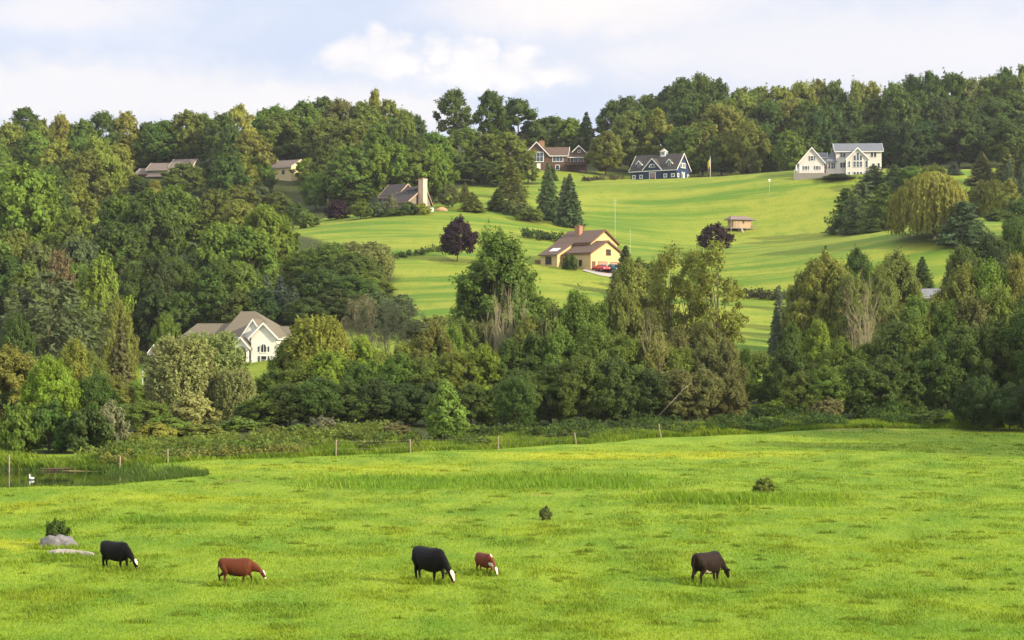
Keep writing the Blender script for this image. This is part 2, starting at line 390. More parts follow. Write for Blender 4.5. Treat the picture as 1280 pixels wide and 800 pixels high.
def make_spruce(key, Hh, Rr, levels, leaf, cb=.04, droop=.18, per=46, ragged=.15, power=.85, pinelike=False):
    """whorls of boughs, each bough a flat spray of needle tufts"""
    L = Leaves(); mb = MB(); mb.tube([(0, 0, -1), (0, 0, 0), (0, 0, Hh * .5), (0, 0, Hh * .97)], [Hh * .02, Hh * .018, Hh * .011, Hh * .002], 7)
    P = []; N = []; TN = []; S = []; TA = []
    for i in range(levels):
        t = (i + .3 * rng.random()) / levels; z = Hh * (cb + (1 - cb) * t)
        prof_ = (1 - t) ** power if not pinelike else (min(1, .55 + t * 1.6) * (1 - t ** 2.2) ** .8)
        nb = max(4, int((9 if not pinelike else 6) * (1 - t) + 4))
        for j in range(nb):
            an = 6.283 * j / nb + i * 1.1 + rng.normal() * .2
            ln = Rr * prof_ * (1 + rng.normal() * ragged) + .04 * Hh * (1 - t)
            if pinelike and rng.random() < .12: continue
            d = np.array([math.cos(an), math.sin(an), 0]); up = (.10 + .5 * t) if not pinelike else (.18 + .35 * t)
            n = max(8, int(per * (.25 + .75 * prof_)))
            u = rng.random((n, 1)) ** .62
            if pinelike: u = .25 + .75 * u
            side = np.array([-d[1], d[0], 0]); sw = ln * .30 * (1 - .75 * u) if not pinelike else ln * .26 * np.sqrt(np.clip(1.25 - u, 0, 1))
            q = np.array([0, 0, z]) + d * u * ln + side * rng.normal(size=(n, 1)) * sw * .8
            q[:, 2] += (up * ln * u[:, 0] - droop * ln * (u[:, 0] ** 1.6) * (1.2 - .6 * t) * (1.6 if not pinelike else .6) + rng.normal(size=n) * ln * (.045 if not pinelike else .07))
            P.append(q); N.append(np.array([0, 0, 1.]) + d * .5 + rng.normal(size=(n, 3)) * .45)
            TN.append(np.full(n, .5 + rng.normal() * .13) + rng.normal(size=n) * .12); TA.append(d + np.array([0, 0, .15 if not pinelike else .5]) + rng.normal(size=(n, 3)) * .5)
            if i % 2 == 0: mb.tube([(0, 0, z), tuple(np.array([0, 0, z]) + d * ln * .8 + np.array([0, 0, (up - droop * .8) * ln * .8]))], [Hh * .005 * (1 - t) + .012, .008], 4, False)
    P = np.concatenate(P); N = unit(np.concatenate(N)); TN = np.concatenate(TN); TA = np.concatenate(TA)
    P[:, 2] = np.maximum(P[:, 2], .12)
    L.add(quads(P, N, leaf * (.6 + .8 * rng.random(len(P))), 2.2, TA), TN)
    hh, wd = fix(L, Hh); tm = mb.mesh('trunk', True); tm.materials.append(BARK); reg(key, L.mesh('crown'), tm, hh, wd)

def branch(mb, p, d, ln, r, depth, spread, tips, up=.12):
    n = 3; pts = [p]; q = p.copy(); dd = d.copy()
    for i in range(n):
        dd = (dd + Vector(rng.normal(size=3) * .13) + Vector((0, 0, up * .4))).normalized(); q = q + dd * ln / n; pts.append(q.copy())
    mb.tube(pts, [r, r * .85, r * .68, r * .5], 5 if depth > 1 else 4, False)
    if depth == 0: tips.append(tuple(q)); return
    k = 3 if depth > 1 else 2 + int(rng.random() * 2)
    for i in range(k):
        an = rng.random() * 6.28; a = dd.orthogonal().normalized(); b = dd.cross(a)
        nd = (dd + (a * math.cos(an) + b * math.sin(an)) * spread * (.5 + .7 * rng.random()) + Vector((0, 0, up))).normalized()
        s = pts[2 + int(rng.random() * 2)] if i else pts[-1]
        branch(mb, s, nd, ln * (.62 + .25 * rng.random()), r * .55, depth - 1, spread, tips, up)
def make_bare(key, Hh, stems, bark, leafy=0., spread=.55, leaf=.2, thick=1.0):
    mb = MB(); tips = []
    for k in range(stems):
        an = 6.28 * k / max(stems, 1) + rng.random(); d = Vector((math.cos(an) * .22, math.sin(an) * .22, 1)).normalized() if stems > 1 else Vector((rng.normal() * .05, 0, 1)).normalized()
        s = Vector((math.cos(an) * .35, math.sin(an) * .35, 0)) if stems > 1 else Vector((0, 0, 0))
        hk = Hh * (.72 + .28 * rng.random()) if k else Hh
        r = hk * .0105 * thick; pts = [s - d * .6] + [s + d * hk * .55 * t + Vector(rng.normal(size=3) * .05 * hk * t * .3) for t in (0, .35, .7, 1)]
        mb.tube(pts, [r * 1.4, r * 1.3, r, r * .8, r * .62], 6, False)
        for j in range(7):
            b = pts[2 + int(j > 2) + int(j > 4)]; an2 = j * 2.4 + k; nd = (d + Vector((math.cos(an2), math.sin(an2), .2)) * spread * (.6 if j < 6 else .1)).normalized()
            branch(mb, b, nd, hk * (.2 + .06 * rng.random()), r * .5, 3 if leafy else 2, spread * (1 if leafy else .62), tips)
    tips = np.array(tips); tips = tips * np.array([1, 1, Hh / max(tips[:, 2].max(), 1e-3)]) if False else tips
    tm = mb.mesh('trunk', True); tm.materials.append(bark)
    L = Leaves(); crown = None
    if leafy:
        sel = tips[rng.random(len(tips)) < leafy]
        clump(L, sel, np.full(len(sel), Hh * .032), 16, leaf, .8, tv=.2); crown = L.mesh('crown')
    v = np.array(mb.v); reg(key, crown, tm, v[:, 2].max(), 2 * np.percentile(np.hypot(v[:, 0], v[:, 1]), 97))

# near hedgerow trees (about 13 m) and far woodland trees (about 20 m)
for k in range(4): make_broad('near', 12, 4.6, .03, 36, 12, 66, .21, lr=.31, low=.85, topw=.5)
for k in range(2): make_broad('nearround', 10, 5.0, .03, 36, 12, 66, .21, lr=.30, low=.85, topw=.45)
for k in range(2): make_broad('neartall', 15, 4.2, .03, 42, 11, 66, .21, lr=.31, topw=.34, low=.85)
for k in range(5): make_broad('far', 20, 6.6, .06, 40, 10, 40, .44, lr=.27, topw=.52, low=.8, tv=.24)
for k in range(3): make_broad('farround', 17, 7.2, .06, 40, 10, 40, .44, lr=.26, topw=.65, low=.75, tv=.22)
for k in range(3): make_broad('farpoint', 18, 4.6, .04, 36, 10, 40, .40, lr=.30, topw=.08, low=.75, tv=.22)
for k in range(2): make_broad('faropen', 24, 5.2, .34, 26, 9, 40, .42, gap=.0, lr=.33, topw=.5, tv=.2, limbs=17)
for k in range(2): make_broad('sparse', 17, 3.6, .30, 24, 9, 36, .19, gap=.15, lr=.31, topw=.55, tv=.25, limbs=20)
for k in range(4): make_broad('bush', 2.4, 1.5, .02, 14, 9, 40, .15, lr=.4, topw=.55, low=.9, limbs=5)
for k in range(2): make_broad('sapling', 7, 2.1, .04, 40, 11, 46, .14, lr=.27, topw=.05, low=.95, tv=.25, limbs=6)
make_broad('globe', 6, 3.1, .16, 24, 10, 46, .2, lr=.32, topw=.6, low=.8, flat=.8)
for k in range(3): make_plume('plume', 11, 4.0, 620, 50, .17)
make_weeping('weeping', 10, 5.3, 760, 56, .19)
for k in range(3): make_spruce('spruce', 11, 3.0, 26, .30)
for k in range(2): make_spruce('cedar', 12, 5.2, 21, .30, cb=.02, droop=.12, per=86, ragged=.2, power=.62)
make_spruce('fir', 7, 2.0, 20, .2, ragged=.2)
for k in range(3): make_spruce('pine', 12, 4.6, 17, .28, per=80, ragged=.22, droop=.1, pinelike=True)
for k in range(2): make_bare('bare', 12, 3, PALEBARK, 0, .55, .2, 1.25)
make_bare('deadbig', 11, 2, PALEBARK, .10, .62, .2, 1.2)
for k in range(2): make_bare('halfdead', 11, 2, PALEBARK, .62, .5, .17, 1.25)
print('protos', sum(len(p[0].polygons) for l in PROTO.values() for p in l if p[0]))
_cnt = {}
TREES = []                                                  # (x, y, radius, forest weight) for the ground below
TINT = {'dk': (0.076, 0.118, 0.019), 'vd': (0.048, 0.079, 0.016), 'md': (0.118, 0.174, 0.024), 'br': (0.16, 0.236, 0.024), 'ol': (0.168, 0.192, 0.032), 'ye': (0.225, 0.245, 0.038), 'bl': (0.096, 0.136, 0.048), 'gb': (0.105, 0.136, 0.078), 'pa': (.262, .288, .088), 'bn': (.138, .150, .042), 'or': (0.185, 0.13, 0.048), 'pu': (0.034, 0.015, 0.019), 'gy': (0.165, 0.176, 0.084), 'lg': (.170, .245, .045)}
CW = {'lg': 'light green', 'dk': 'dark green', 'md': 'mid green', 'br': 'bright green', 'ol': 'olive green', 'ye': 'yellow-green', 'bl': 'bluish green', 'gb': 'blue-grey', 'pa': 'pale olive', 'bn': 'brownish', 'or': 'orange-brown', 'pu': 'dark purple', 'gy': 'grey-green', 'vd': 'blackish green'}
KW = {'near': ('broadleaf_tree', 'broadleaf tree'), 'nearround': ('broadleaf_tree', 'round-headed tree'), 'neartall': ('broadleaf_tree', 'tall broadleaf tree'), 'far': ('broadleaf_tree', 'broadleaf tree'), 'farround': ('broadleaf_tree', 'round-headed tree'),
      'farpoint': ('broadleaf_tree', 'narrow pointed tree'), 'faropen': ('broadleaf_tree', 'tall open-crowned tree'), 'sparse': ('broadleaf_tree', 'thin-leaved tall tree'), 'bush': ('bush', 'bush'), 'sapling': ('young_tree', 'young tree'),
      'globe': ('maple_tree', 'round maple'), 'plume': ('willow_tree', 'feathery willow'), 'weeping': ('weeping_willow', 'weeping willow'), 'spruce': ('spruce_tree', 'spruce'), 'fir': ('fir_tree', 'small fir'), 'cedar': ('conifer_tree', 'broad conifer'), 'pine': ('pine_tree', 'spreading pine'),
      'bare': ('bare_tree', 'bare grey tree'), 'deadbig': ('dead_tree', 'dead tree'), 'halfdead': ('dying_tree', 'half-bare tree')}
def tree(px, d, top, w, kind, tint, label=None, group=None, forest=1.0, solve=None, dmin=0):
    """a tree seen at column px, d metres ahead, its top at row top, w pixels wide"""
    if solve:                                              # how far off a tree of that height has to stand for its top to show there
        ds = np.arange(max(dmin, d - 110), max(d, dmin) + 12, 4.); hs = zat(top, ds) - H(px2x(px, ds), ds); d = float(ds[np.argmin(np.abs(hs - solve) - ds * .004)])
    x = px2x(px, d); z = h(x, d); w = w * (1.16 if solve or kind in ('far', 'near') else 1.10)
    k = _cnt[kind] = _cnt.get(kind, -1) + 1
    crown, trunk, ph, pw = PROTO[kind][k % len(PROTO[kind])]
    hh = max(.6, zat(top, d) - z); ww = w / FPX * d
    name, word = KW[kind]
    r = empty(name, (x, d, z - .05), rng.random() * 6.283, label or f'{CW[tint]} {word}', 'bush' if 'bush' in name else 'tree', group)
    sx = ww / pw; sz = hh / ph
    r.scale = (sx, sx, sz)
    if crown is not None:
        c = link('crown', crown, None, r); cc = TINT[tint]; j = 1 + rng.normal(size=3) * .05
        c.color = (*(max(0.002, cc[i] * j[i]) for i in range(3)), 1)
    link('branches' if crown is None else 'trunk', trunk, None, r)
    TREES.append((x, d, ww * .5, forest))
    return r
# ------------------------------------------------------------ where the trees stand
ORD = ['first', 'second', 'third', 'fourth', 'fifth', 'sixth', 'seventh', 'eighth', 'ninth', 'tenth', 'eleventh', 'twelfth', 'thirteenth', 'fourteenth', 'fifteenth', 'sixteenth', 'seventeenth', 'eighteenth', 'nineteenth', 'twentieth', 'twenty-first', 'twenty-second', 'twenty-third', 'twenty-fourth', 'twenty-fifth', 'twenty-sixth', 'twenty-seventh', 'twenty-eighth', 'twenty-ninth', 'thirtieth']
def row(phrase, group, items, d=None, kind=None, solve=None):
    """items: (px, top, w, tint[, kind[, d[, label]]]); an unlabelled tree is told by its place in the row"""
    items = sorted(items, key=lambda t: t[0])
    for i, t in enumerate(items):
        px, top, w, tint = t[:4]; far_ = d and d > 600 and not (len(t) > 6); top = top + (rng.normal() * 4.5 if far_ else 0); w = w * (.82 + .5 * rng.random() if far_ else 1); px = px + (rng.normal() * 3 if far_ else 0); kd = (t[4] if len(t) > 4 and t[4] else kind); dd = (t[5] if len(t) > 5 and t[5] else d); lab = t[6] if len(t) > 6 else None
        if not lab: lab = f'{CW[tint]} {KW[kd][1]}, {ORD[i]} from left {phrase}'
        own = len(t) > 5 and t[5]
        dd = dd + (0 if own else rng.normal() * 6 * (dd > 300))
        far = 632 if 150 < px < 258 or 318 < px < 392 else 648 if 640 < px < 750 else 548 if 440 < px < 562 and dd > 500 else 366 if 180 < px < 375 and dd < 400 else 0   # not in front of a house
        tree(px, dd, top, w, kd, tint, lab, group, solve=None if own or not solve else solve * (.9 + .2 * rng.random()), dmin=far)
# --- left wood: skyline
row('along the skyline of the left wood', 'skyline trees of the left wood', [
 (-22,150,46,'ol'),(8,152,44,'ye'),(32,135,36,'dk','faropen',None,'dark tall tree with sky showing through, rising above the left skyline'),(57,146,42,'ol'),(80,144,36,'ye'),(104,149,40,'md'),(130,142,40,'dk'),(156,145,34,'ye'),(182,150,40,'dk'),
 (206,146,40,'md'),(230,142,38,'ol'),(254,137,40,'md'),(280,140,42,'dk'),(306,126,42,'ye'),(341,131,56,'md','farround'),(376,127,42,'md'),(402,118,40,'dk'),(427,118,46,'bn'),(449,127,40,'ol'),
 (468,113,28,'ye','farpoint',None,'yellow-green slender tree highest at the end of the left skyline'),(487,124,36,'ol'),(506,146,36,'md'),(524,152,34,'dk'),(541,171,32,'md')], 700, 'far', 19)
row('in the second row of the left wood', 'second row of the left wood', [
 (-8,176,46,'md'),(18,166,46,'ol'),(46,162,42,'md'),(72,166,46,'ye'),(96,176,40,'md'),(122,172,56,'ye','farround'),(152,171,46,'ol'),(180,172,42,'dk'),(206,160,44,'md'),(233,165,46,'ol','farround'),(259,168,44,'dk'),
 (286,160,42,'dk'),(314,164,44,'ol'),(347,146,60,'md','farround'),(381,148,44,'ye'),(409,148,54,'ol'),(441,146,54,'ol','farround'),(470,158,44,'md'),(497,150,44,'md'),(522,168,40,'dk'),(545,180,36,'br')], 655, 'far', 18)
row('in the third row of the left wood', 'third row of the left wood', [
 (-10,200,50,'md'),(62,206,40,'dk'),(86,198,42,'ol'),(110,196,44,'ol'),(138,184,62,'ye','farround'),(165,198,48,'ol'),(196,186,46,'dk'),(228,186,48,'dk'),(255,184,42,'md'),(283,184,46,'dk'),(310,180,44,'md'),(330,184,40,'dk'),(358,184,44,'md'),(386,186,44,'dk'),(412,180,46,'dk'),(440,178,48,'md'),(468,186,46,'br'),(497,182,48,'br'),(520,190,44,'md'),(548,188,44,'br')], 622, 'far', 16)
T4 = 'left wood trees round the two half-hidden houses'
for t in [
 (172,220,30,'dk','farround',588,'dark green round tree in front of the grey half-hidden house'),
 (229,204,50,'md','far',582,'mid green tree covering the right end of the grey half-hidden house'),
 (192,226,26,'ye','farpoint',575,'small yellow-green tree below the window of the grey half-hidden house'),
 (275,190,52,'bl','farround',590,'bluish green rounded tree between the two half-hidden houses'),
 (303,195,36,'ye','farpoint',580,'yellow-green narrow tree between the two half-hidden houses'),
 (328,200,32,'md','far',584,'mid green tree left of the cream-gabled house'),
 (322,232,42,'bl','farround',560,'bluish green tree below the cream-gabled house'),
 (384,198,32,'br','far',596,'bright green tree just right of the cream gable'),
 (394,216,34,'br','far',552,'bright green tree below the right end of the cream-gabled house'),
 (300,232,50,'ol','far',545,'olive green tree under the bluish green one between the half-hidden houses'),
 (348,240,36,'md','far',540,'mid green tree below the cream-gabled house, beside the meadow edge'),
 (426,195,36,'md','far',598,'mid green tree left of the paired pointed trees on the wood edge'),
 (456,190,36,'md','farpoint',600,'mid green pointed tree, left of a pair behind the grey chimney house'),
 (474,198,32,'md','farpoint',590,'mid green pointed tree, right of a pair behind the grey chimney house'),
 (500,181,44,'br','far',606,'bright green tree straight above the roofs of the grey chimney house'),
 (524,207,58,'md','farround',560,'mid green broad rounded tree behind the brick chimney'),
 (547,170,42,'br','far',610,'bright green tree in the dip of the skyline'),
 (431,222,36,'br','far',556,'bright green tree above the purple bush'),
 (447,230,34,'md','farpoint',545,'mid green narrow tree left of the grey chimney house roof'),
 (409,215,34,'md','far',566,'mid green tree left of the bright green one above the purple bush'),
 (451,252,30,'md','farround',510,'mid green tree at the left corner of the grey chimney house'),
 ]: tree(*[t[i] for i in (0,5,1,2,4,3)], t[6], T4)
# --- left slope, nearer woods
row('in the upper belt of the left slope', 'upper belt of the left slope', [
 (-12,240,66,'md'),(32,207,92,'br','farround',440,'big bright-topped round tree at the left edge of the slope'),(66,236,56,'dk'),(95,224,44,'ol','farpoint'),(88,262,46,'md','far',420),
 (150,243,62,'md','far',430),(186,238,80,'dk','farround',420,'big dark green round tree in the middle of the left slope'),(215,232,70,'md','far',440),(240,248,60,'dk'),(268,238,56,'md','far',450),(300,254,60,'ol','far',440),(330,258,66,'br','farround',418,'bright green round tree at the meadow edge of the left slope'),(352,268,40,'md','far',425)], 500, 'far', 17)
row('in the middle belt of the left slope', 'middle belt of the left slope', [
 (-8,292,70,'md'),(20,288,62,'ol'),(48,304,48,'bn'),(74,314,38,'or','far',372,'orange-brown tree standing out in the left slope wood'),(100,297,56,'bl','farround'),(150,282,80,'dk'),(182,298,70,'dk'),(212,286,74,'md'),(246,292,76,'dk'),(276,280,70,'md'),(310,285,74,'md'),(345,290,60,'dk')], 420, 'far', 17)
row('in the lower belt of the left slope', 'lower belt of the left slope', [
 (10,322,56,'dk'),(36,332,50,'md'),(95,330,50,'md'),(125,322,66,'br','farround',352,'bright green rounded tree behind the spreading blue-green pine'),(168,338,62,'dk'),(205,330,66,'dk'),(240,338,66,'vd'),(272,332,66,'dk'),(300,330,60,'md'),(330,326,52,'dk')], 378, 'far', 14)
row('in the shaded belt under the left slope', 'shaded belt under the left slope', [(112,338,52,'dk'),(138,346,50,'vd'),(166,330,56,'dk'),(192,322,58,'vd'),(220,324,58,'dk'),(248,318,58,'vd'),(276,326,54,'dk'),(304,332,50,'dk')], 374, 'near')
row('in the dark belt behind the white house', 'dark trees behind the white house', [(196,362,50,'vd'),(228,366,50,'dk'),(262,360,56,'vd'),(296,366,50,'dk'),(325,360,48,'vd')], 366, 'far')
row('in the clump right of the white house', 'tree clump right of the white house', [(385,312,64,'md','near',402),(412,304,76,'md','nearround',400),(438,318,66,'dk','near',392),(402,335,70,'dk','nearround',378),(440,345,66,'dk','near',372),(420,362,70,'vd','near',362),(385,372,56,'dk','near',358),(465,340,46,'md','near',385)], 385, 'near')
for t in [
 (452,303,76,'pa','plume',408,'pale feathery willow behind the dark clump at the meadow edge'),
 (332,343,34,'gb','spruce',378,'blue-grey spruce, left of three behind the white house'),(350,345,32,'gb','spruce',374,'blue-grey spruce, middle of three behind the white house'),(367,358,30,'gb','spruce',371,'blue-grey spruce, right of three behind the white house'),
 (470,364,54,'bl','pine',352,'bluish pine, left of two behind the half-bare trees'),(502,368,50,'bl','pine',346,'bluish pine, right of two behind the half-bare trees'),(520,400,40,'bl','pine',338,'low bluish pine at the foot of the meadow'),
 (456,366,56,'gy','halfdead',300,'half-bare grey-green tree, left of the pair above the hedgerow'),(490,374,60,'gy','halfdead',294,'half-bare grey-green tree, right of the pair above the hedgerow'),
 (60,342,128,'bl','pine',290,'large spreading blue-green pine left of the white house'),
 (146,376,50,'ol','nearround',318,'olive round tree left of the white house lawn'),(151,402,34,'bn','spruce',296,'small brown-topped spruce beside the drive'),
 (207,392,34,'md','nearround',352,'mid green bushy tree behind the hipped roof end'),(279,417,32,'dk','nearround',318,'dark green small tree in front of the white house wall'),
 (110,440,52,'ol','near',268,'olive tree between the big pine and the brown-topped spruce'),
 (22,395,44,'dk','near',275,'dark green tree left of the big pine'),(100,452,60,'md','near',262,'mid green tree below the big pine'),
 ]: tree(*[t[i] for i in (0,5,1,2,4,3)], t[6], 'trees round the white house')
# --- by the pond
for t in [
 (12,434,84,'ol','near',205,'olive tree at the left edge behind the pond'),(42,450,78,'dk','near',212,'dark green tree second from the left behind the pond'),(92,426,58,'ye','neartall',196,'yellow-green vine-covered tall tree behind the pond'),(64,446,66,'br','near',190,'bright green tree behind the pond left of the vine-covered one'),
 (120,470,66,'dk','near',192,'dark green tree behind the pond right of the vine-covered one'),(62,500,60,'dk','bush',182,'dark bushy growth under the trees at the far bank'),(108,510,60,'vd','bush',180,'blackish green bush overhanging the far bank of the pond'),
 (20,505,50,'md','bush',180,'mid green bush at the far left of the bank'),(140,500,40,'gy','bush',186,'grey-green bush right of the pond bank trees'),
 (228,421,84,'pa','plume',236,'pale feathery willow in front of the white house, left half'),(264,416,84,'pa','plume',240,'pale feathery willow in front of the white house, taller right half'),(294,462,50,'pa','plume',234,'pale feathery low willow right of the taller one'),(242,490,60,'pa','bush',222,'pale bush under the feathery willows'),
 (180,500,60,'md','near',214,'mid green low tree left of the feathery willows'),(145,470,50,'ol','near',235,'olive low tree between pond trees and willows'),(170,478,44,'br','nearround',262,'bright green low tree below the drive'),
 (196,528,54,'ye','bush',196,'yellowish bush right behind the pond fence posts'),(168,540,30,'ol','bush',188,'olive bush between the two fence posts by the pond'),(236,548,46,'gy','bush',196,'grey-green low bush in front of the feathery willows'),(275,556,40,'ye','bush',198,'yellowish low bush right of the grey-green one'),(210,520,60,'md','bush',208,'mid green bush under the left feathery willow'),(255,530,56,'ol','bush',206,'olive bush under the right feathery willow'),(300,520,54,'md','bush',212,'mid green bush between willows and hedgerow'),(318,500,44,'md','near',226,'mid green low tree at the left end of the hedgerow'),(155,505,44,'md','near',222,'mid green low tree left of the willows'),(183,560,34,'br','bush',170,'bright green small bush beside the second pond post'),
 ]: tree(*[t[i] for i in (0,5,1,2,4,3)], t[6], 'trees and bushes by the pond')
# --- hedgerow across the middle
row('in the back row of the middle hedgerow', 'back row of the middle hedgerow', [
 (360,426,54,'br'),(395,396,76,'ye','plume'),(418,404,56,'ye','neartall'),(452,424,58,'br'),(478,440,50,'ye'),(510,428,56,'ol'),(543,406,74,'ol','nearround'),(578,400,60,'ol','near',258),(566,408,40,'br'),(604,402,54,'bn','plume',262),
 (622,290,112,'md','neartall',285,'very tall broad tree towering over the middle hedgerow'),(598,330,56,'md','near',288,'mid green tree at the left shoulder of the very tall broad tree'),(655,350,50,'md','near',290,'mid green tree at the right shoulder of the very tall broad tree'),
 (662,398,56,'ol'),(690,380,60,'ol'),(722,366,66,'md'),(752,380,62,'md','nearround'),(790,326,78,'ol','near',290,'olive tree before the dark spruce under the yellow house'),(776,360,54,'ol'),(812,390,54,'bn'),(846,412,52,'bn'),(882,402,50,'bn')], 254, 'near')
row('in the middle row of the hedgerow', 'middle row of the hedgerow', [
 (345,462,52,'md'),(378,452,62,'md'),(410,440,66,'br'),(438,450,56,'dk'),(465,452,54,'md'),(500,444,64,'md'),(538,448,64,'md'),(572,440,66,'ol'),(605,432,64,'br'),(638,424,60,'dk','neartall'),(668,418,56,'dk','neartall'),(700,412,70,'md','nearround'),(742,408,78,'md','nearround'),(782,420,70,'md'),(818,418,66,'ol'),(850,436,60,'md'),(884,426,52,'bn'),(906,424,46,'bn')], 238, 'near')
row('in the front row of the hedgerow', 'front row of the hedgerow', [
 (332,492,48,'md'),(362,480,64,'dk'),(398,472,70,'dk'),(436,478,70,'dk'),(472,474,64,'vd'),(506,480,58,'vd'),(540,478,58,'vd'),(588,480,54,'dk'),(618,486,62,'md','nearround'),(652,462,70,'dk'),(688,456,66,'dk','neartall'),(726,446,84,'dk','nearround'),(768,448,80,'dk','nearround'),(808,462,70,'vd'),(846,462,66,'bn'),(880,462,62,'bn'),(910,470,44,'bn')], 222, 'near')
for t in [
 (557,477,54,'lg','sapling',192,'pale light green young tree standing before the hedgerow at the fence'),
 (836,305,60,'ol','sparse',270,'olive thin-leaved tall tree, left of three below the cabin'),(864,312,58,'ol','sparse',266,'olive thin-leaved tall tree, middle of three below the cabin'),(897,300,78,'ol','sparse',262,'olive thin-leaved tall tree, right and widest of three below the cabin'),
 (618,352,44,'gy','bare',258,'bare pale stems, left of the bunch before the very tall broad tree'),(640,342,44,'gy','bare',256,'bare pale stems, middle of the bunch before the very tall broad tree'),(660,356,36,'gy','bare',257,'bare pale stems, right of the bunch before the very tall broad tree'),
 (692,372,30,'bn','bare',252,'bare brown stems right of the very tall broad tree'),(822,392,34,'gy','bare',236,'bare stem tree in front of the brownish trees'),
 (645,472,50,'dk','near',214,'dark green tree in front of the hedgerow under the bare stems'),
 (405,520,36,'gy','bush',206,'grey-blue bush at the foot of the hedgerow left of the young tree'),(372,530,34,'md','bush',205,'mid green bush left of the grey-blue one'),(345,530,36,'ol','bush',207,'olive bush at the left foot of the hedgerow'),(490,528,54,'bn','bush',203,'brownish wide bush left of the pale young tree'),(440,540,50,'md','bush',200,'mid green low bush between grey-blue and brownish ones'),(720,524,48,'dk','bush',207,'dark green bush above the leaning post'),(655,540,30,'md','bush',200,'mid green bush left of the leaning post'),(690,530,40,'md','bush',206,'mid green bush just behind the leaning post'),
 (800,535,46,'dk','bush',208,'dark green bush left of the last fence post'),(596,530,40,'md','bush',204,'mid green bush right of the pale young tree'),
 (952,440,60,'md','nearround',262,'mid green round tree in the gap of the hedgerow'),(932,436,28,'dk','neartall',252,'dark ivy-covered slim tree left of the gap'),(941,508,20,'vd','bush',232,'blackish green round bush in the gap of the hedgerow'),(965,470,40,'md','near',255,'mid green tree right of the gap'),(968,500,46,'br','bush',238,'bright green bush in the gap of the hedgerow'),
 ]: tree(*[t[i] for i in (0,5,1,2,4,3)], t[6], 'single trees and bushes of the middle hedgerow')
# --- right hedgerow
row('in the back row of the right hedgerow', 'back row of the right hedgerow', [
 (990,404,40,'dk'),(1004,352,50,'ol','near',322),(1030,320,86,'ol','nearround',322,'olive broad tree tallest at the left of the right hedgerow'),(1064,345,54,'ol','near',316),(1072,312,44,'dk','near',352,'dark tree top behind the olive trees'),(1118,316,60,'ol','near',338),(1100,335,50,'ol','near',320),(1148,372,64,'md'),(1180,362,58,'ol'),(1205,335,70,'ol'),(1240,328,66,'md'),(1275,322,60,'ol')], 262, 'near')
row('in the middle row of the right hedgerow', 'middle row of the right hedgerow', [
 (985,428,48,'dk'),(1022,402,52,'br','neartall',252,'bright green tree pushing up in the right hedgerow'),(1050,424,56,'md'),(1082,430,60,'md'),(1118,404,66,'dk'),(1150,398,66,'md'),(1185,380,66,'dk'),(1215,374,66,'bn'),(1250,360,64,'ol'),(1284,366,60,'dk')], 244, 'near')
row('in the front row of the right hedgerow', 'front row of the right hedgerow', [
 (1000,466,50,'md'),(1036,458,56,'md'),(1072,452,62,'dk'),(1108,446,64,'dk'),(1140,440,60,'dk'),(1176,424,66,'dk'),(1208,408,72,'dk'),(1242,400,72,'dk'),(1276,392,70,'dk'),(1226,470,60,'vd','nearround',214),(1262,480,60,'vd','nearround',212),(1296,470,60,'vd','nearround',210)], 230, 'near')
for t in [
 (1092,338,78,'bn','deadbig',262,'large pale dead tree with bare branches in the right hedgerow'),(1076,350,44,'bn','bare',260,'bare slim stems left of the large dead tree'),
 (1032,308,28,'dk','spruce',378,'dark spruce tip behind the olive trees of the right hedgerow'),(1153,321,30,'dk','spruce',385,'dark spruce standing alone above the right hedgerow'),(1133,334,22,'gb','fir',380,'blue-grey fir left of the lone dark spruce'),
 (974,357,22,'gb','fir',340,'blue-grey fir, upper of two left of the right hedgerow'),(970,384,22,'gb','fir',322,'dark blue-grey fir, lower of two left of the right hedgerow'),
 (1035,498,38,'bn','bush',222,'brownish round bush at the foot of the right hedgerow'),(1005,520,40,'br','bush',218,'bright green bush at the left foot of the right hedgerow'),(1115,498,30,'dk','bush',222,'dark bush at the foot of the right hedgerow'),(1160,512,56,'md','bush',218,'mid green bush before the dark right corner'),(1078,528,24,'gy','bush',216,'small grey-green bush at the pasture edge'),
 (1238,296,70,'vd','nearround',345,'blackish green tree high behind the right hedgerow'),(1272,275,60,'dk','nearround',350,'dark tree at the picture edge high behind the right hedgerow'),(1205,308,50,'dk','near',340,'dark tree left of the blackish one behind the right hedgerow'),
 (1720,212,215,'dk','near',168,'tall dark tree out of the picture, nearest the pasture corner'),(1690,205,215,'dk','near',184,'tall dark tree out of the picture, behind the nearest'),(1830,200,230,'dk','near',166,'tall dark tree out of the picture, second from the corner'),(1790,190,230,'dk','near',182,'tall dark tree out of the picture, in the second rank'),(1880,200,230,'dk','near',176,'tall dark tree out of the picture, furthest off'),(1345,360,110,'dk','near',226,'dark tree beyond the picture edge behind the right hedgerow'),
 ]: tree(*[t[i] for i in (0,5,1,2,4,3)], t[6], 'single trees and bushes of the right hedgerow')
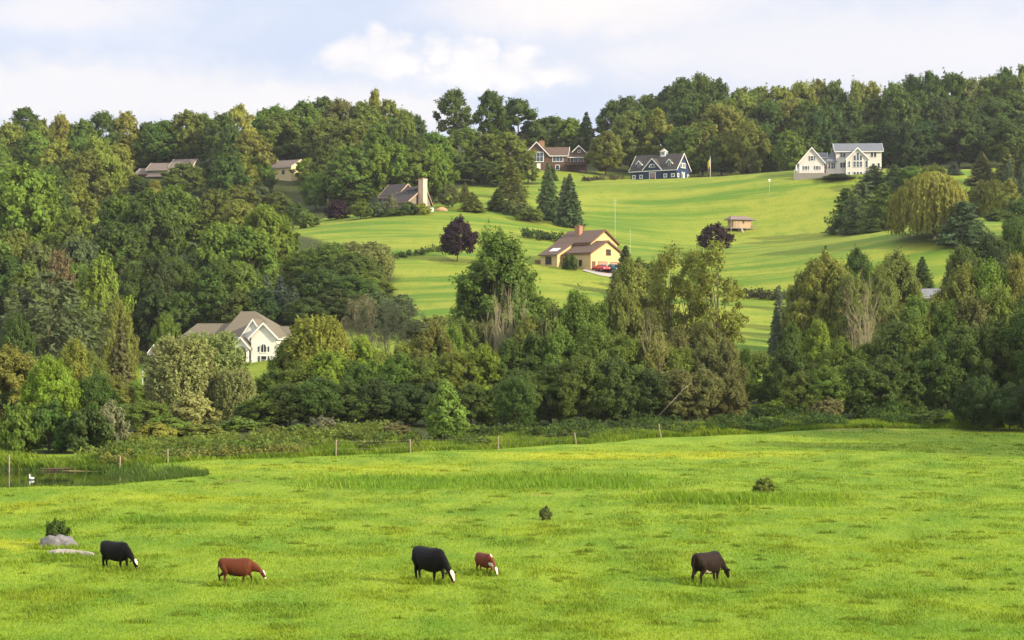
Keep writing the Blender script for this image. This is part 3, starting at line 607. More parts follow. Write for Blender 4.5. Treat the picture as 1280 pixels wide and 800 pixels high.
# --- hill meadow
for t in [
 (572,271,46,'pu','globe',430,'dark purple maple alone on the meadow'),(893,279,42,'pu','globe',462,'dark purple maple beside the wooden cabin'),
 (422,251,32,'pu','bush',520,'dark purple bush left of the grey chimney house'),(383,262,30,'md','bush',500,'mid green bush at the top left of the meadow'),(370,255,30,'dk','farround',520,'dark tree at the top left corner of the meadow'),
 (685,204,30,'bl','spruce',520,'tall bluish spruce, left of the meadow pair'),(712,218,34,'bl','spruce',512,'bluish spruce, right of the meadow pair'),(706,222,24,'gb','spruce',522,'blue-grey spruce squeezed between the meadow pair'),
 (622,236,28,'dk','spruce',525,'dark spruce left of the meadow pair'),(646,222,26,'bn','spruce',535,'brownish spruce beside the tall bluish one'),(590,240,32,'ol','spruce',520,'olive spruce right of the grey chimney house'),(561,231,26,'bn','farround',528,'brownish small tree beside the brick chimney'),(581,228,16,'bn','spruce',545,'thin brownish spruce behind the olive one'),
 (662,257,36,'md','bush',512,'mid green bush at the foot of the meadow spruces'),(640,250,24,'bn','bush',520,'brownish bush between the meadow spruces'),
 (640,200,36,'ol','spruce',560,'olive spruce behind the meadow spruces'),(660,192,28,'ol','farpoint',600,'olive tree before the left end of the brown house'),(690,208,16,'dk','fir',610,'small dark fir under the big window of the brown house'),
 (568,112,42,'dk','faropen',640,'tall open tree standing alone against the sky, left of two'),(612,114,38,'dk','faropen',642,'tall open tree standing against the sky, right of two'),
 (647,125,66,'dk','far',655,'big dark broad tree left of the brown house'),(583,160,62,'md','farround',625,'mid green broad tree under the lone open tree'),(612,168,52,'md','far',620,'mid green tree under the right open tree'),(636,166,48,'ol','far',618,'olive tree left of the brown house'),
 (570,195,54,'dk','far',600,'dark tree behind the brick chimney, under the broad one'),(604,200,50,'dk','far',596,'dark tree above the meadow spruces'),(632,205,40,'md','far',590,'mid green tree above the meadow spruces'),
 (690,146,44,'md','far',700,'mid green tree behind the brown house roof'),(712,148,40,'br','far',692,'bright green tree behind the brown house'),(733,141,36,'vd','spruce',676,'blackish tall spruce right behind the brown house'),(722,156,34,'md','far',690,'mid green tree left of the blackish spruce'),
 (670,160,44,'dk','far',690,'dark tree behind the left wing of the brown house'),(748,172,30,'md','far',700,'mid green tree in the dip right of the blackish spruce'),
 (757,165,40,'ol','far',640,'olive tree left of the navy barn'),(788,140,52,'ol','far',655,'olive broad tree behind the navy barn'),(822,137,42,'ye','farpoint',652,'yellow-green tree behind the navy barn cupola'),
 (858,207,8,'vd','fir',632,'small blackish conifer at the barn corner'),(921,214,11,'bn','bush',612,'small brown round bush on the upper lawn'),
 (782,308,40,'vd','spruce',398,'blackish spruce right of the yellow house garage'),(834,372,24,'vd','spruce',330,'small blackish conifer under the thin-leaved trees'),
 (800,322,30,'dk','bush',405,'dark bush behind the yellow house drive'),(818,326,26,'md','bush',404,'mid green bush right of the yellow house drive'),
 (708,316,12,'dk','fir',426,'dark small fir at the yellow house front wall'),(716,318,13,'dk','bush',424,'dark round bush at the yellow house porch'),(679,290,20,'dk','bush',480,'dark bush on the bank behind the yellow house'),
 (512,252,28,'dk','bush',512,'dark dense bush before the grey chimney house'),(528,254,24,'ye','bush',511,'yellow-green bush at the foot of the brick chimney'),(489,243,16,'gy','farpoint',513,'grey-green thin tree before the grey chimney house'),(470,252,26,'bl','bush',512,'bluish low bush at the left of the grey chimney house'),(492,260,30,'dk','bush',510,'dark low bush under the grey-green thin tree'),
 ]: tree(*[t[i] for i in (0,5,1,2,4,3)], t[6], 'trees of the hill meadow', forest=.75 if t[5] > 590 else .35)
# --- pines and willow by the pale house
for t in [
 (1048,217,44,'bl','cedar',560,'bluish conifer at the left of the pale house clump'),(1078,228,50,'bl','cedar',490,'bluish conifer in the middle of the pale house clump'),(1104,230,54,'dk','cedar',470,'dark conifer left of the weeping willow'),(1058,236,44,'dk','cedar',500,'dark conifer at the lower left of the pale house clump'),
 (1093,207,44,'bl','cedar',545,'bluish conifer top before the pale house wall'),(1118,206,36,'bl','cedar',540,'bluish conifer at the upper right of the pale house clump'),(1140,208,44,'md','farround',540,'mid green rounded tree behind the weeping willow'),(1166,206,40,'md','farround',530,'mid green rounded tree behind the willow top'),
 (1166,217,90,'ye','weeping',430,'yellow-green weeping willow on the meadow'),
 (1205,252,64,'bl','cedar',420,'bluish spreading conifer right of the weeping willow'),
 (1228,190,36,'bn','spruce',545,'brownish tall spruce, left of the right-hand conifers'),(1259,186,34,'bn','spruce',540,'brownish tall spruce, middle of the right-hand conifers'),(1280,184,34,'dk','spruce',540,'dark tall spruce at the picture edge'),(1193,202,20,'gb','fir',560,'blue-grey small fir at the dark wood edge'),(1262,200,22,'gb','fir',520,'blue-grey fir below the brownish spruces'),(1278,205,22,'gb','fir',512,'blue-grey fir at the picture edge'),
 (1236,226,44,'ol','plume',500,'olive feathery low willow below the brownish spruces'),(1262,224,34,'ye','sapling',478,'yellow-green young tree right of the weeping willow'),(1215,238,36,'dk','farround',505,'dark shrubby tree right of the weeping willow'),(1276,248,40,'dk','bush',470,'dark bush behind the yellow-green young tree'),(1250,262,40,'dk','bush',462,'dark wide bush on the lawn behind the spreading pine'),
 (1275,270,44,'dk','nearround',420,'dark tree at the picture edge above the right hedgerow'),
 ]: tree(*[t[i] for i in (0,5,1,2,4,3)], t[6], 'trees beside the pale house', forest=.4)
# --- right wood
row('along the skyline of the right wood', 'skyline trees of the right wood', [
 (766,130,34,'dk'),(784,117,42,'dk'),(806,111,44,'md'),(830,106,46,'dk'),(853,100,46,'dk'),(875,96,44,'dk'),(898,101,46,'dk'),(923,105,46,'ol'),(949,103,46,'ol'),(975,104,46,'ol'),(1000,107,42,'ye'),(1024,103,44,'ol'),(1047,109,40,'md'),(1070,104,42,'ol'),(1093,105,42,'ye'),
 (1117,106,42,'md'),(1141,99,44,'dk'),(1165,93,46,'dk'),(1190,96,44,'dk'),(1213,104,40,'bn'),(1236,96,46,'md'),(1260,91,48,'dk'),(1284,90,44,'md')], 722, 'far')
row('in the second row of the right wood', 'second row of the right wood', [
 (776,148,42,'dk'),(800,136,46,'dk'),(826,128,46,'vd'),(852,124,50,'dk'),(880,120,50,'dk'),(906,124,50,'md'),(934,122,50,'ol'),(962,126,48,'dk'),(988,128,46,'ol'),(1014,126,46,'dk'),(1040,128,46,'dk'),(1066,126,48,'dk'),(1094,128,46,'vd'),(1122,124,50,'dk'),(1150,118,52,'dk'),(1180,118,52,'vd'),(1208,122,50,'dk'),(1236,118,52,'dk'),(1266,114,54,'dk')], 676, 'far')
row('along the front edge of the right wood', 'front edge of the right wood', [
 (852,158,40,'md'),(874,154,44,'md'),(905,135,60,'ol','farround'),(937,146,48,'ol'),(956,160,40,'dk'),(981,161,44,'md','far',612),(1004,150,46,'dk'),(1028,148,48,'vd'),(1054,150,50,'vd'),(1082,150,50,'dk'),(1110,152,50,'vd'),(1138,150,50,'vd'),(1166,150,52,'vd'),(1196,146,54,'dk'),(1228,146,54,'vd'),(1260,144,54,'dk'),(1288,144,50,'dk')], 636, 'far')
print('trees', len(TREES))
# ------------------------------------------------------------ ground
def axis(lo, hi, step, far, k=1.18):
    a = list(np.arange(lo, hi, step)); s = step
    while a[-1] < far: s *= k; a.append(a[-1] + s)
    return a
ys = []; y = -300.
while y < 6000:
    ys.append(y)
    y += 30 if y < 0 else 4 if y < 55 else .8 if y < 215 else 1.4 if y < 330 else 2.2 if y < 720 else 8 if y < 900 else 300
xp = axis(0, 48, .8, 60, 1.0001); xp = axis(0, 62, .9, 150, 1.02)
xp = np.array(xp); s = xp[-1] - xp[-2]; xl = list(xp)
while xl[-1] < 4000: s *= 1.15; xl.append(xl[-1] + s)
xs = np.array([-v for v in xl[:0:-1]] + xl)
ys = np.array(ys)
GX, GY = np.meshgrid(xs, ys); GZ = np.empty_like(GX)
for i in range(0, len(ys), 50): GZ[i:i + 50] = H(GX[i:i + 50], GY[i:i + 50])
ny, nx = GX.shape
idx = np.arange(ny * nx).reshape(ny, nx)
fc = np.stack([idx[:-1, :-1], idx[:-1, 1:], idx[1:, 1:], idx[1:, :-1]], -1).reshape(-1, 4)
vx, vy = GX.ravel(), GY.ravel()
def sstep(v, a, b):
    t = np.clip((v - a) / (b - a), 0, 1); return t * t * (3 - 2 * t)
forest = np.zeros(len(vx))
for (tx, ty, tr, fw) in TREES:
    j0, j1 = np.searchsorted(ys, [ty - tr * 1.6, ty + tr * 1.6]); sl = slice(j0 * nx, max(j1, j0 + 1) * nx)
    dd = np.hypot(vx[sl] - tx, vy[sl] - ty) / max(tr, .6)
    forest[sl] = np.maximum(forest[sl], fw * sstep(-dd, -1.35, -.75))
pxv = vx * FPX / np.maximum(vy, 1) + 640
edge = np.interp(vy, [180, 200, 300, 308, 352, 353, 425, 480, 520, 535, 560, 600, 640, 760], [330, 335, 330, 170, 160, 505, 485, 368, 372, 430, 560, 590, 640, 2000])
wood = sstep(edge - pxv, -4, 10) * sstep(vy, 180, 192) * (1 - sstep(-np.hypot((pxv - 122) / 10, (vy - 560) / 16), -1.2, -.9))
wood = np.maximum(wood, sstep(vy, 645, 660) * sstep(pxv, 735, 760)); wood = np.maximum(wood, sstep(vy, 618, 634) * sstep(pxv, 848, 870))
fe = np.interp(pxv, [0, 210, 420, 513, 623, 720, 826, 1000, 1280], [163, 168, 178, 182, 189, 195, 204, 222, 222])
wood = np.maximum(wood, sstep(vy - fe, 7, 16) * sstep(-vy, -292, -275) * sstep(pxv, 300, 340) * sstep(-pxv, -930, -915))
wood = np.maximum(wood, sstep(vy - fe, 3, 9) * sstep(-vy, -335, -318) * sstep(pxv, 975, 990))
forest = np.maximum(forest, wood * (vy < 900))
def yel_mask(x, y):                                        # bands of yellower grass
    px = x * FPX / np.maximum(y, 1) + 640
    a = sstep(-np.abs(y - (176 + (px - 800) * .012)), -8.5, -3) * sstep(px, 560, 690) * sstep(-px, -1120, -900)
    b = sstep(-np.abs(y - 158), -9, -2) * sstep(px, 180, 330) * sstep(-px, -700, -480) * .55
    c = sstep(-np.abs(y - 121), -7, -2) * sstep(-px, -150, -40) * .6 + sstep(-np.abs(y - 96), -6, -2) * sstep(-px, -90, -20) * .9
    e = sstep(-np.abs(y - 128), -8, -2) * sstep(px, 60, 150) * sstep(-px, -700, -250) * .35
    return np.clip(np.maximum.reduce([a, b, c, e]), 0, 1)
def dark_mask(x, y):                                       # rank, taller dark grass
    px = x * FPX / np.maximum(y, 1) + 640
    a = sstep(-np.abs(y - 142), -9, -4) * sstep(px, 330, 480) * sstep(-px, -860, -780)
    b = sstep(-np.abs(y - 126.5), -6, -2.5) * sstep(px, 760, 860) * sstep(-px, -1080, -1030)
    c = sstep(-np.abs(y - 111.5), -2.2, -1) * sstep(px, 120, 180) * sstep(-px, -320, -260)
    return np.maximum.reduce([a, b, c])
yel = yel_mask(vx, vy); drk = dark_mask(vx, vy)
lawn = sstep(vy, 262, 300) * sstep(-vy, -760, -700)
e = pond_e(vx, vy); dirt = sstep(-e, -1.12, -1.0)
dirt = np.maximum(dirt, .8 * sstep(-np.hypot((vx + 30.5) / 2.2, (vy - 158.5) / 2.0), -1, -.4))
dirt = np.maximum(dirt, .55 * sstep(-np.hypot((vx - 36) / 8, (vy - 214) / 3.5), -1, -.4)); dirt = np.maximum(dirt, .5 * sstep(-np.hypot((vx + 20) / 1.6, (vy - 143) / 1.8), -1, -.4))
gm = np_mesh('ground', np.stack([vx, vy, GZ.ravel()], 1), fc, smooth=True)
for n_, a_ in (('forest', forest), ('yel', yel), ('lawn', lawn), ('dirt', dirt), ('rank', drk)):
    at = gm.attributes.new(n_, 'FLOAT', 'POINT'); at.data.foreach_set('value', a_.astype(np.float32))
def grass_colour(T, blades=False):
    geo = T.node('ShaderNodeNewGeometry'); P = geo.outputs['Position']
    big = T.noise(T.scale(P, (1, .8, 0)), .055, 3, .55); mid = T.noise(T.scale(P, (1, .55, 0)), .30, 4, .6); fine = T.noise(T.scale(P, (1, .5, 0)), 1.5, 4, .65); vf = T.noise(P, 6.5, 2, .6)
    c = T.mix(T.ramp(mid, .32, .68), (.116, .205, .015), (.196, .275, .022))
    c = T.mix(T.math('MULTIPLY', T.ramp(big, .45, .72), .6), c, (.270, .320, .020))
    c = T.mix(T.math('MULTIPLY', T.ramp(fine, .54, .74), .6), c, (.075, .160, .010))
    c = T.mix(T.math('MULTIPLY', T.ramp(vf, .5, .8), .30), c, (.30, .36, .03))
    tanm = T.math('MULTIPLY', T.ramp(T.noise(T.scale(P, (1, .5, 0)), .12, 4, .65), .60, .74), .40)
    c = T.mix(tanm, c, (.30, .27, .06))
    # meadow on the hill: long swathes along the contour
    sw = T.noise(T.scale(P, (.16, 1.0, 0)), .12, 4, .6); sw2 = T.noise(T.scale(P, (.22, 1, 0)), .42, 3, .6); bl = T.noise(T.scale(P, (.6, .8, 0)), .028, 2, .5)
    m = T.mix(T.ramp(sw, .40, .60), (.085, .165, .013), (.225, .250, .028)); m = T.mix(T.math('MULTIPLY', T.ramp(bl, .42, .66), .7), m, (.245, .270, .030))
    m = T.mix(T.math('MULTIPLY', T.ramp(sw2, .52, .7), .45), m, (.085, .17, .012))
    m = T.mix(T.math('MULTIPLY', T.ramp(fine, .48, .72), .38), m, (.095, .165, .015)); m = T.mix(T.math('MULTIPLY', T.ramp(mid, .50, .68), .5), m, (.10, .185, .016)); m = T.mix(T.math('MULTIPLY', T.ramp(T.noise(T.scale(P, (.5, 1, 0)), .9, 4, .7), .55, .75), .45), m, (.26, .24, .05))
    c = T.mix(T.attr('lawn'), c, m)
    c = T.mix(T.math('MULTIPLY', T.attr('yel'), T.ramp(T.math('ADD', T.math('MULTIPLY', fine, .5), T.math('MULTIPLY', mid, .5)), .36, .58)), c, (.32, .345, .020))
    c = T.mix(T.math('MULTIPLY', T.attr('rank'), .6), c, (.105, .195, .018))
    c = T.mix(T.math('MULTIPLY', T.attr('reed'), .8), c, (.060, .125, .022))
    return c, fine, vf, mid
m = bpy.data.materials.new('grass_ground'); m.use_nodes = True; T = NT(m.node_tree); T.n.clear()
c, fine, vf, mid = grass_colour(T)
soil = T.mix(T.ramp(fine, .4, .6), (.14, .095, .05), (.23, .165, .09))
c = T.mix(T.math('MULTIPLY', T.attr('dirt'), T.ramp(mid, .2, .5)), c, soil)
shaded_litter = T.mix(T.ramp(fine, .35, .65), (.030, .042, .012), (.065, .078, .020))  # leaf litter, darkened to a deep green that puts wood shade into its colour
c = T.mix(T.attr('forest'), c, shaded_litter)
b = T.node('ShaderNodeBsdfPrincipled'); T.put(b.inputs['Base Color'], c); b.inputs['Roughness'].default_value = .85; b.inputs['Specular IOR Level'].default_value = .1
bp = T.node('ShaderNodeBump'); bp.inputs['Strength'].default_value = .7; bp.inputs['Distance'].default_value = .35
T.put(bp.inputs['Height'], T.math('ADD', T.math('MULTIPLY', fine, .8), T.math('MULTIPLY', vf, .35))); T.l.new(bp.outputs[0], b.inputs['Normal'])
T.l.new(b.outputs[0], T.node('ShaderNodeOutputMaterial').inputs[0])
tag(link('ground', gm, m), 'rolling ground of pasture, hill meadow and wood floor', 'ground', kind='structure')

# ------------------------------------------------------------ grass blades
gmb = bpy.data.materials.new('grass_blades'); gmb.use_nodes = True; T = NT(gmb.node_tree); T.n.clear()
c, *_ = grass_colour(T)
tone = T.attr('tone'); c = T.hsv(c, T.math('ADD', .485, T.math('MULTIPLY', tone, .03)), 1.0, T.math('ADD', .70, T.math('MULTIPLY', tone, .75)))
b = T.node('ShaderNodeBsdfPrincipled'); T.put(b.inputs['Base Color'], c); b.inputs['Roughness'].default_value = .6; b.inputs['Specular IOR Level'].default_value = .2
tr = T.node('ShaderNodeBsdfTranslucent'); T.put(tr.inputs[0], T.hsv(c, .49, 1.05, 1.3))
mx = T.node('ShaderNodeMixShader'); mx.inputs[0].default_value = .4; T.l.new(b.outputs[0], mx.inputs[1]); T.l.new(tr.outputs[0], mx.inputs[2]); T.l.new(mx.outputs[0], T.node('ShaderNodeOutputMaterial').inputs[0])
def vnoise(x, y, s, seed=0):                               # cheap value noise for the height of the sward
    X = x * s + seed * 17.3; Y = y * s + seed * 9.1; xi = np.floor(X); yi = np.floor(Y); fx = X - xi; fy = Y - yi; fx = fx * fx * (3 - 2 * fx); fy = fy * fy * (3 - 2 * fy)
    hsh = lambda a, b: np.modf(np.abs(np.sin(a * 127.1 + b * 311.7 + seed) * 43758.5453))[0]
    return (hsh(xi, yi) * (1 - fx) + hsh(xi + 1, yi) * fx) * (1 - fy) + (hsh(xi, yi + 1) * (1 - fx) + hsh(xi + 1, yi + 1) * fx) * fy
def blades(name, x, y, hgt, wid, lean, tone, zoff=-.02, mat=None, reed=0.):
    n = len(x); z = H(x, y) + zoff; an = rng.random(n) * 6.283; w = np.stack([np.cos(an), np.sin(an), 0 * an], 1) * (wid / 2)[:, None]
    ln = np.stack([np.cos(an * 7.3), np.sin(an * 7.3), 0 * an], 1) * (hgt * lean)[:, None] + np.array([-.12, 0, 0]) * hgt[:, None]
    p = np.stack([x, y, z], 1); up = np.array([0, 0, 1.]) * hgt[:, None]
    v = np.stack([p - w, p + w, p + up * .6 + ln * .4 + w * .55, p + up + ln], 1)
    me = np_mesh(name, v.reshape(-1, 3), np.arange(4 * n).reshape(n, 4), tone, [mat or gmb])
    px = v.reshape(-1, 3)
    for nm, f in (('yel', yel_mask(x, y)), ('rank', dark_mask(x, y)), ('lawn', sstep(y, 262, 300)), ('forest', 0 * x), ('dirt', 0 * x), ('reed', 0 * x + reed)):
        at = me.attributes.new(nm, 'FLOAT', 'FACE'); at.data.foreach_set('value', f.astype(np.float32))
    return me
def field_pts(n, y0, y1, power):
    u = rng.random(n); y = (y0 ** (1 - power) + u * (y1 ** (1 - power) - y0 ** (1 - power))) ** (1 / (1 - power))
    x = (rng.random(n) * 2 - 1) * (y * .262 + 18)
    ok = (pond_e(x, y) > 1.04) & (y < np.interp(x, [-60, -44, -20, 0, 15, 37, 60, 80], [150, 158, 178, 186, 194, 215, 224, 228])); return x[ok], y[ok]
x, y = field_pts(640000, 60, 230, 1.7)
tus = vnoise(x, y * .55, .55, 1) * .6 + vnoise(x, y * .6, 1.7, 2) * .4
thick = np.clip((tus - .40) / .35, 0, 1)
big = vnoise(x, y, .12, 5)
hg = (.06 + .09 * thick ** 1.4 * (.4 + .9 * big) + .03 * rng.random(len(x))) * (.8 + .5 * rng.random(len(x)))
dm = dark_mask(x, y)
hg = hg + dm * .10
g = blades('grass', x, y, hg, .018 + .00042 * y + .02 * rng.random(len(x)) * thick, .25 + .35 * rng.random(len(x)), np.clip(.58 - .26 * thick + rng.normal(size=len(x)) * .16, 0, 1))
tag(link('grass', g), 'short tufted green pasture grass across the field', 'grass', kind='stuff')
# dark tussocks
tx, ty = field_pts(860, 62, 210, 1.5); keep = rng.random(len(tx)) < .35 + .9 * (vnoise(tx, ty, .06, 8) > .5); tx, ty = tx[keep], ty[keep]
X = []; Y = []; HH = []
for a, b_ in zip(tx, ty):
    r_ = .15 + .38 * rng.random() ** 1.8; k = int(60 + 130 * r_); an = rng.random(k) * 6.283; rr = r_ * np.sqrt(rng.random(k))
    X.append(a + np.cos(an) * rr * 1.5); Y.append(b_ + np.sin(an) * rr * .9); HH.append((.10 + .26 * r_) * (1.05 - (rr / r_) ** 2 * .7) * (.7 + .5 * rng.random(k)))
X = np.concatenate(X); Y = np.concatenate(Y); HH = np.concatenate(HH)
tt = blades('tussocks', X, Y, HH, .02 + .0003 * Y, .5 + 0 * X, np.clip(.10 + rng.normal(size=len(X)) * .12, 0, 1))
tag(link('tussock_grass', tt), 'dark coarse tussocks dotted over the pasture', 'grass', kind='stuff')
# taller rank grass in bands
x, y = field_pts(360000, 104, 156, 1.2); dm = dark_mask(x, y); k = (rng.random(len(x)) < dm ** 1.5 * (.15 + .7 * vnoise(x, y, .3, 4))); x, y = x[k], y[k]
tg = blades('tall', x, y, (.30 + .30 * rng.random(len(x))) * (.35 + .85 * vnoise(x, y, .22, 6)), .05 + .03 * rng.random(len(x)), .2 + .2 * rng.random(len(x)), np.clip(.62 + rng.normal(size=len(x)) * .28, 0, 1))
tag(link('tall_grass', tg), 'bands of tall dark green grass across the middle of the pasture', 'grass', kind='stuff')

# ------------------------------------------------------------ pond
wm = bpy.data.materials.new('pond_water'); wm.use_nodes = True; T = NT(wm.node_tree); b = T.n['Principled BSDF']
b.inputs['Base Color'].default_value = (.018, .022, .008, 1); b.inputs['Roughness'].default_value = .05; b.inputs['Specular IOR Level'].default_value = .6
bp = T.node('ShaderNodeBump'); bp.inputs['Strength'].default_value = .05; bp.inputs['Distance'].default_value = .05
T.put(bp.inputs['Height'], T.noise(T.node('ShaderNodeNewGeometry').outputs['Position'], 2.2, 2, .5)); T.l.new(bp.outputs[0], b.inputs['Normal'])
WZ = -.34
mb = MB(); mb.poly([(POND[0] + math.cos(a) * POND[2] * 1.04, POND[1] + math.sin(a) * POND[3] * 1.04, WZ) for a in np.linspace(0, 2 * math.pi, 60, endpoint=False)])
tag(mb.build('pond', wm), 'still dark pond at the edge of the pasture', 'pond', kind='structure')
# reeds round the pond
n = 60000; a = rng.random(n) * 6.283; r_ = .86 + .30 * rng.random(n); x = POND[0] + np.cos(a) * r_ * POND[2]; y = POND[1] + np.sin(a) * r_ * POND[3]
front = np.sin(a) < .15; px = x * FPX / y + 640
dens = np.where(front, .20 + .55 * sstep(px, 40, 120), .45) * (.4 + .8 * (vnoise(x, y, .5, 3) > .35)); dens = np.where((~front) & (px > 58) & (px < 130), .04, dens); k = rng.random(n) < dens; x, y, front = x[k], y[k], front[k]
rd = blades('reeds', x, y, (.35 + .45 * rng.random(len(x))) * np.where(front, .62, .85), .035 + .03 * rng.random(len(x)), .15 + .2 * rng.random(len(x)), np.clip(np.where(front, .05, .35) + rng.normal(size=len(x)) * .2, 0, 1), zoff=-.05, reed=1.)  # front reeds get a darker tone: shade put into their colour
tag(link('reeds', rd), 'green reeds and sedge growing round the pond', 'reeds', kind='stuff')
# tall grass along the fence
POSTS = [(12, 159), (150, 159), (210, 164), (420, 177), (513, 181), (623, 188), (720, 194), (826, 203)]
fx = np.array([px2x(p, d) for p, d in POSTS]); fy = np.array([d for p, d in POSTS], float)
def fence_y(x): return np.interp(x, fx, fy) + np.clip(x - fx[-1], 0, 99) * .55 * (x < 36) + np.clip(x - 36, 0, 99) * .0 + (x >= 36) * (36 - fx[-1]) * .55
n = 130000; x = -48 + rng.random(n) * 118; y = fence_y(x) + .2 + rng.random(n) ** 1.3 * 9; k = (pond_e(x, y) > 1.02) & (np.abs(x) < y * .275); x, y = x[k], y[k]
fr = vnoise(x, y, .35, 9); off = y - fence_y(x)
k = rng.random(len(x)) < .25 + .8 * (fr > .35); x, y, off, fr = x[k], y[k], off[k], fr[k]
eg = blades('edge', x, y, (.25 + .35 * rng.random(len(x)) + .5 * np.clip(off / 6, 0, 1)) * (.5 + .9 * fr), .05 + .04 * rng.random(len(x)), .25 + .3 * rng.random(len(x)), np.clip(.35 + rng.normal(size=len(x)) * .28, 0, 1))
tag(link('rough_grass', eg), 'rough long grass along the pasture fence', 'grass', kind='stuff')
def scrub(name, col, xr, offr, n, hgt, leaf, label, per=26, rad=.55, cat='undergrowth'):
    x = xr[0] + rng.random(n) * (xr[1] - xr[0]); y = fence_y(x) + offr[0] + rng.random(n) * (offr[1] - offr[0]); k = (pond_e(x, y) > 1.06) & (vnoise(x, y, .22, 12) > .34); x, y = x[k], y[k]
    L = Leaves(); z = H(x, y); m_ = len(x); top = hgt * (.35 + .9 * vnoise(x, y, .3, 13)); cs = np.stack([x, y, z + top * rng.random(m_) ** .6], 1)
    clump(L, cs, np.full(m_, rad) * (.6 + .6 * rng.random(m_)), per, leaf, .7, tone=.5, tv=.28)
    o = link(name, L.mesh(name)); o.color = (*col, 1); tag(o, label, cat, kind='stuff')
scrub('undergrowth', (.075, .115, .016), (-34, 62), (2.2, 12), 1500, 1.3, .17, 'low green brambles and weeds behind the pasture fence')
scrub('weeds', (.185, .190, .036), (-34, -8), (.8, 8), 420, .9, .15, 'yellowish and tan weeds behind the fence left of the young tree')
scrub('weeds', (.125, .165, .026), (-36, -12), (4, 34), 1100, 1.1, .17, 'olive weeds and brambles between the pond fence and the white house lawn')
scrub('undergrowth', (.042, .074, .014), (-4, 64), (3, 15), 1300, 1.5, .18, 'dark green brambles at the foot of the hedgerow')
scrub('undergrowth', (.050, .095, .014), (20, 58), (1.0, 8), 900, 1.0, .17, 'bright low nettles at the foot of the gap and right hedgerow')
def strip(p0, p1, wd, n, hgt, col, label, leaf=.3, rad=.8):
    t = rng.random(n); x = p0[0] + t * (p1[0] - p0[0]) + rng.normal(size=n) * wd * .3; y = p0[1] + t * (p1[1] - p0[1]) + rng.normal(size=n) * wd; L = Leaves()
    cs = np.stack([x, y, H(x, y) + hgt * rng.random(n)], 1); clump(L, cs, np.full(n, rad), 22, leaf, .6, tone=.45, tv=.25); o = link('hedgerow_strip', L.mesh('strip')); o.color = (*col, 1); tag(o, label, 'undergrowth', kind='stuff')
def gpx(px, d): return (px2x(px, d), d)
strip(gpx(925, 398), gpx(1000, 392), 1.6, 90, 1.2, (.055, .06, .02), 'dark weedy strip across the meadow beside the thin-leaved trees')
strip(gpx(486, 432), gpx(560, 446), .9, 60, .7, (.07, .10, .018), 'low weedy strip left of the purple maple')
strip(gpx(652, 478), gpx(706, 478), 2.0, 80, 1.8, (.05, .085, .016), 'low bushes on the bank behind the yellow house')
strip(gpx(730, 612), gpx(782, 622), 1.6, 60, .8, (.07, .06, .03), 'dark weedy strip between the brown house and the navy barn')
strip(gpx(865, 622), gpx(995, 606), 1.8, 120, .7, (.045, .04, .02), 'dark leaf litter bank along the front edge of the right wood')
strip(gpx(520, 342), gpx(560, 345), 3, 90, 1.0, (.12, .14, .03), 'pale rough grass at the foot of the meadow')
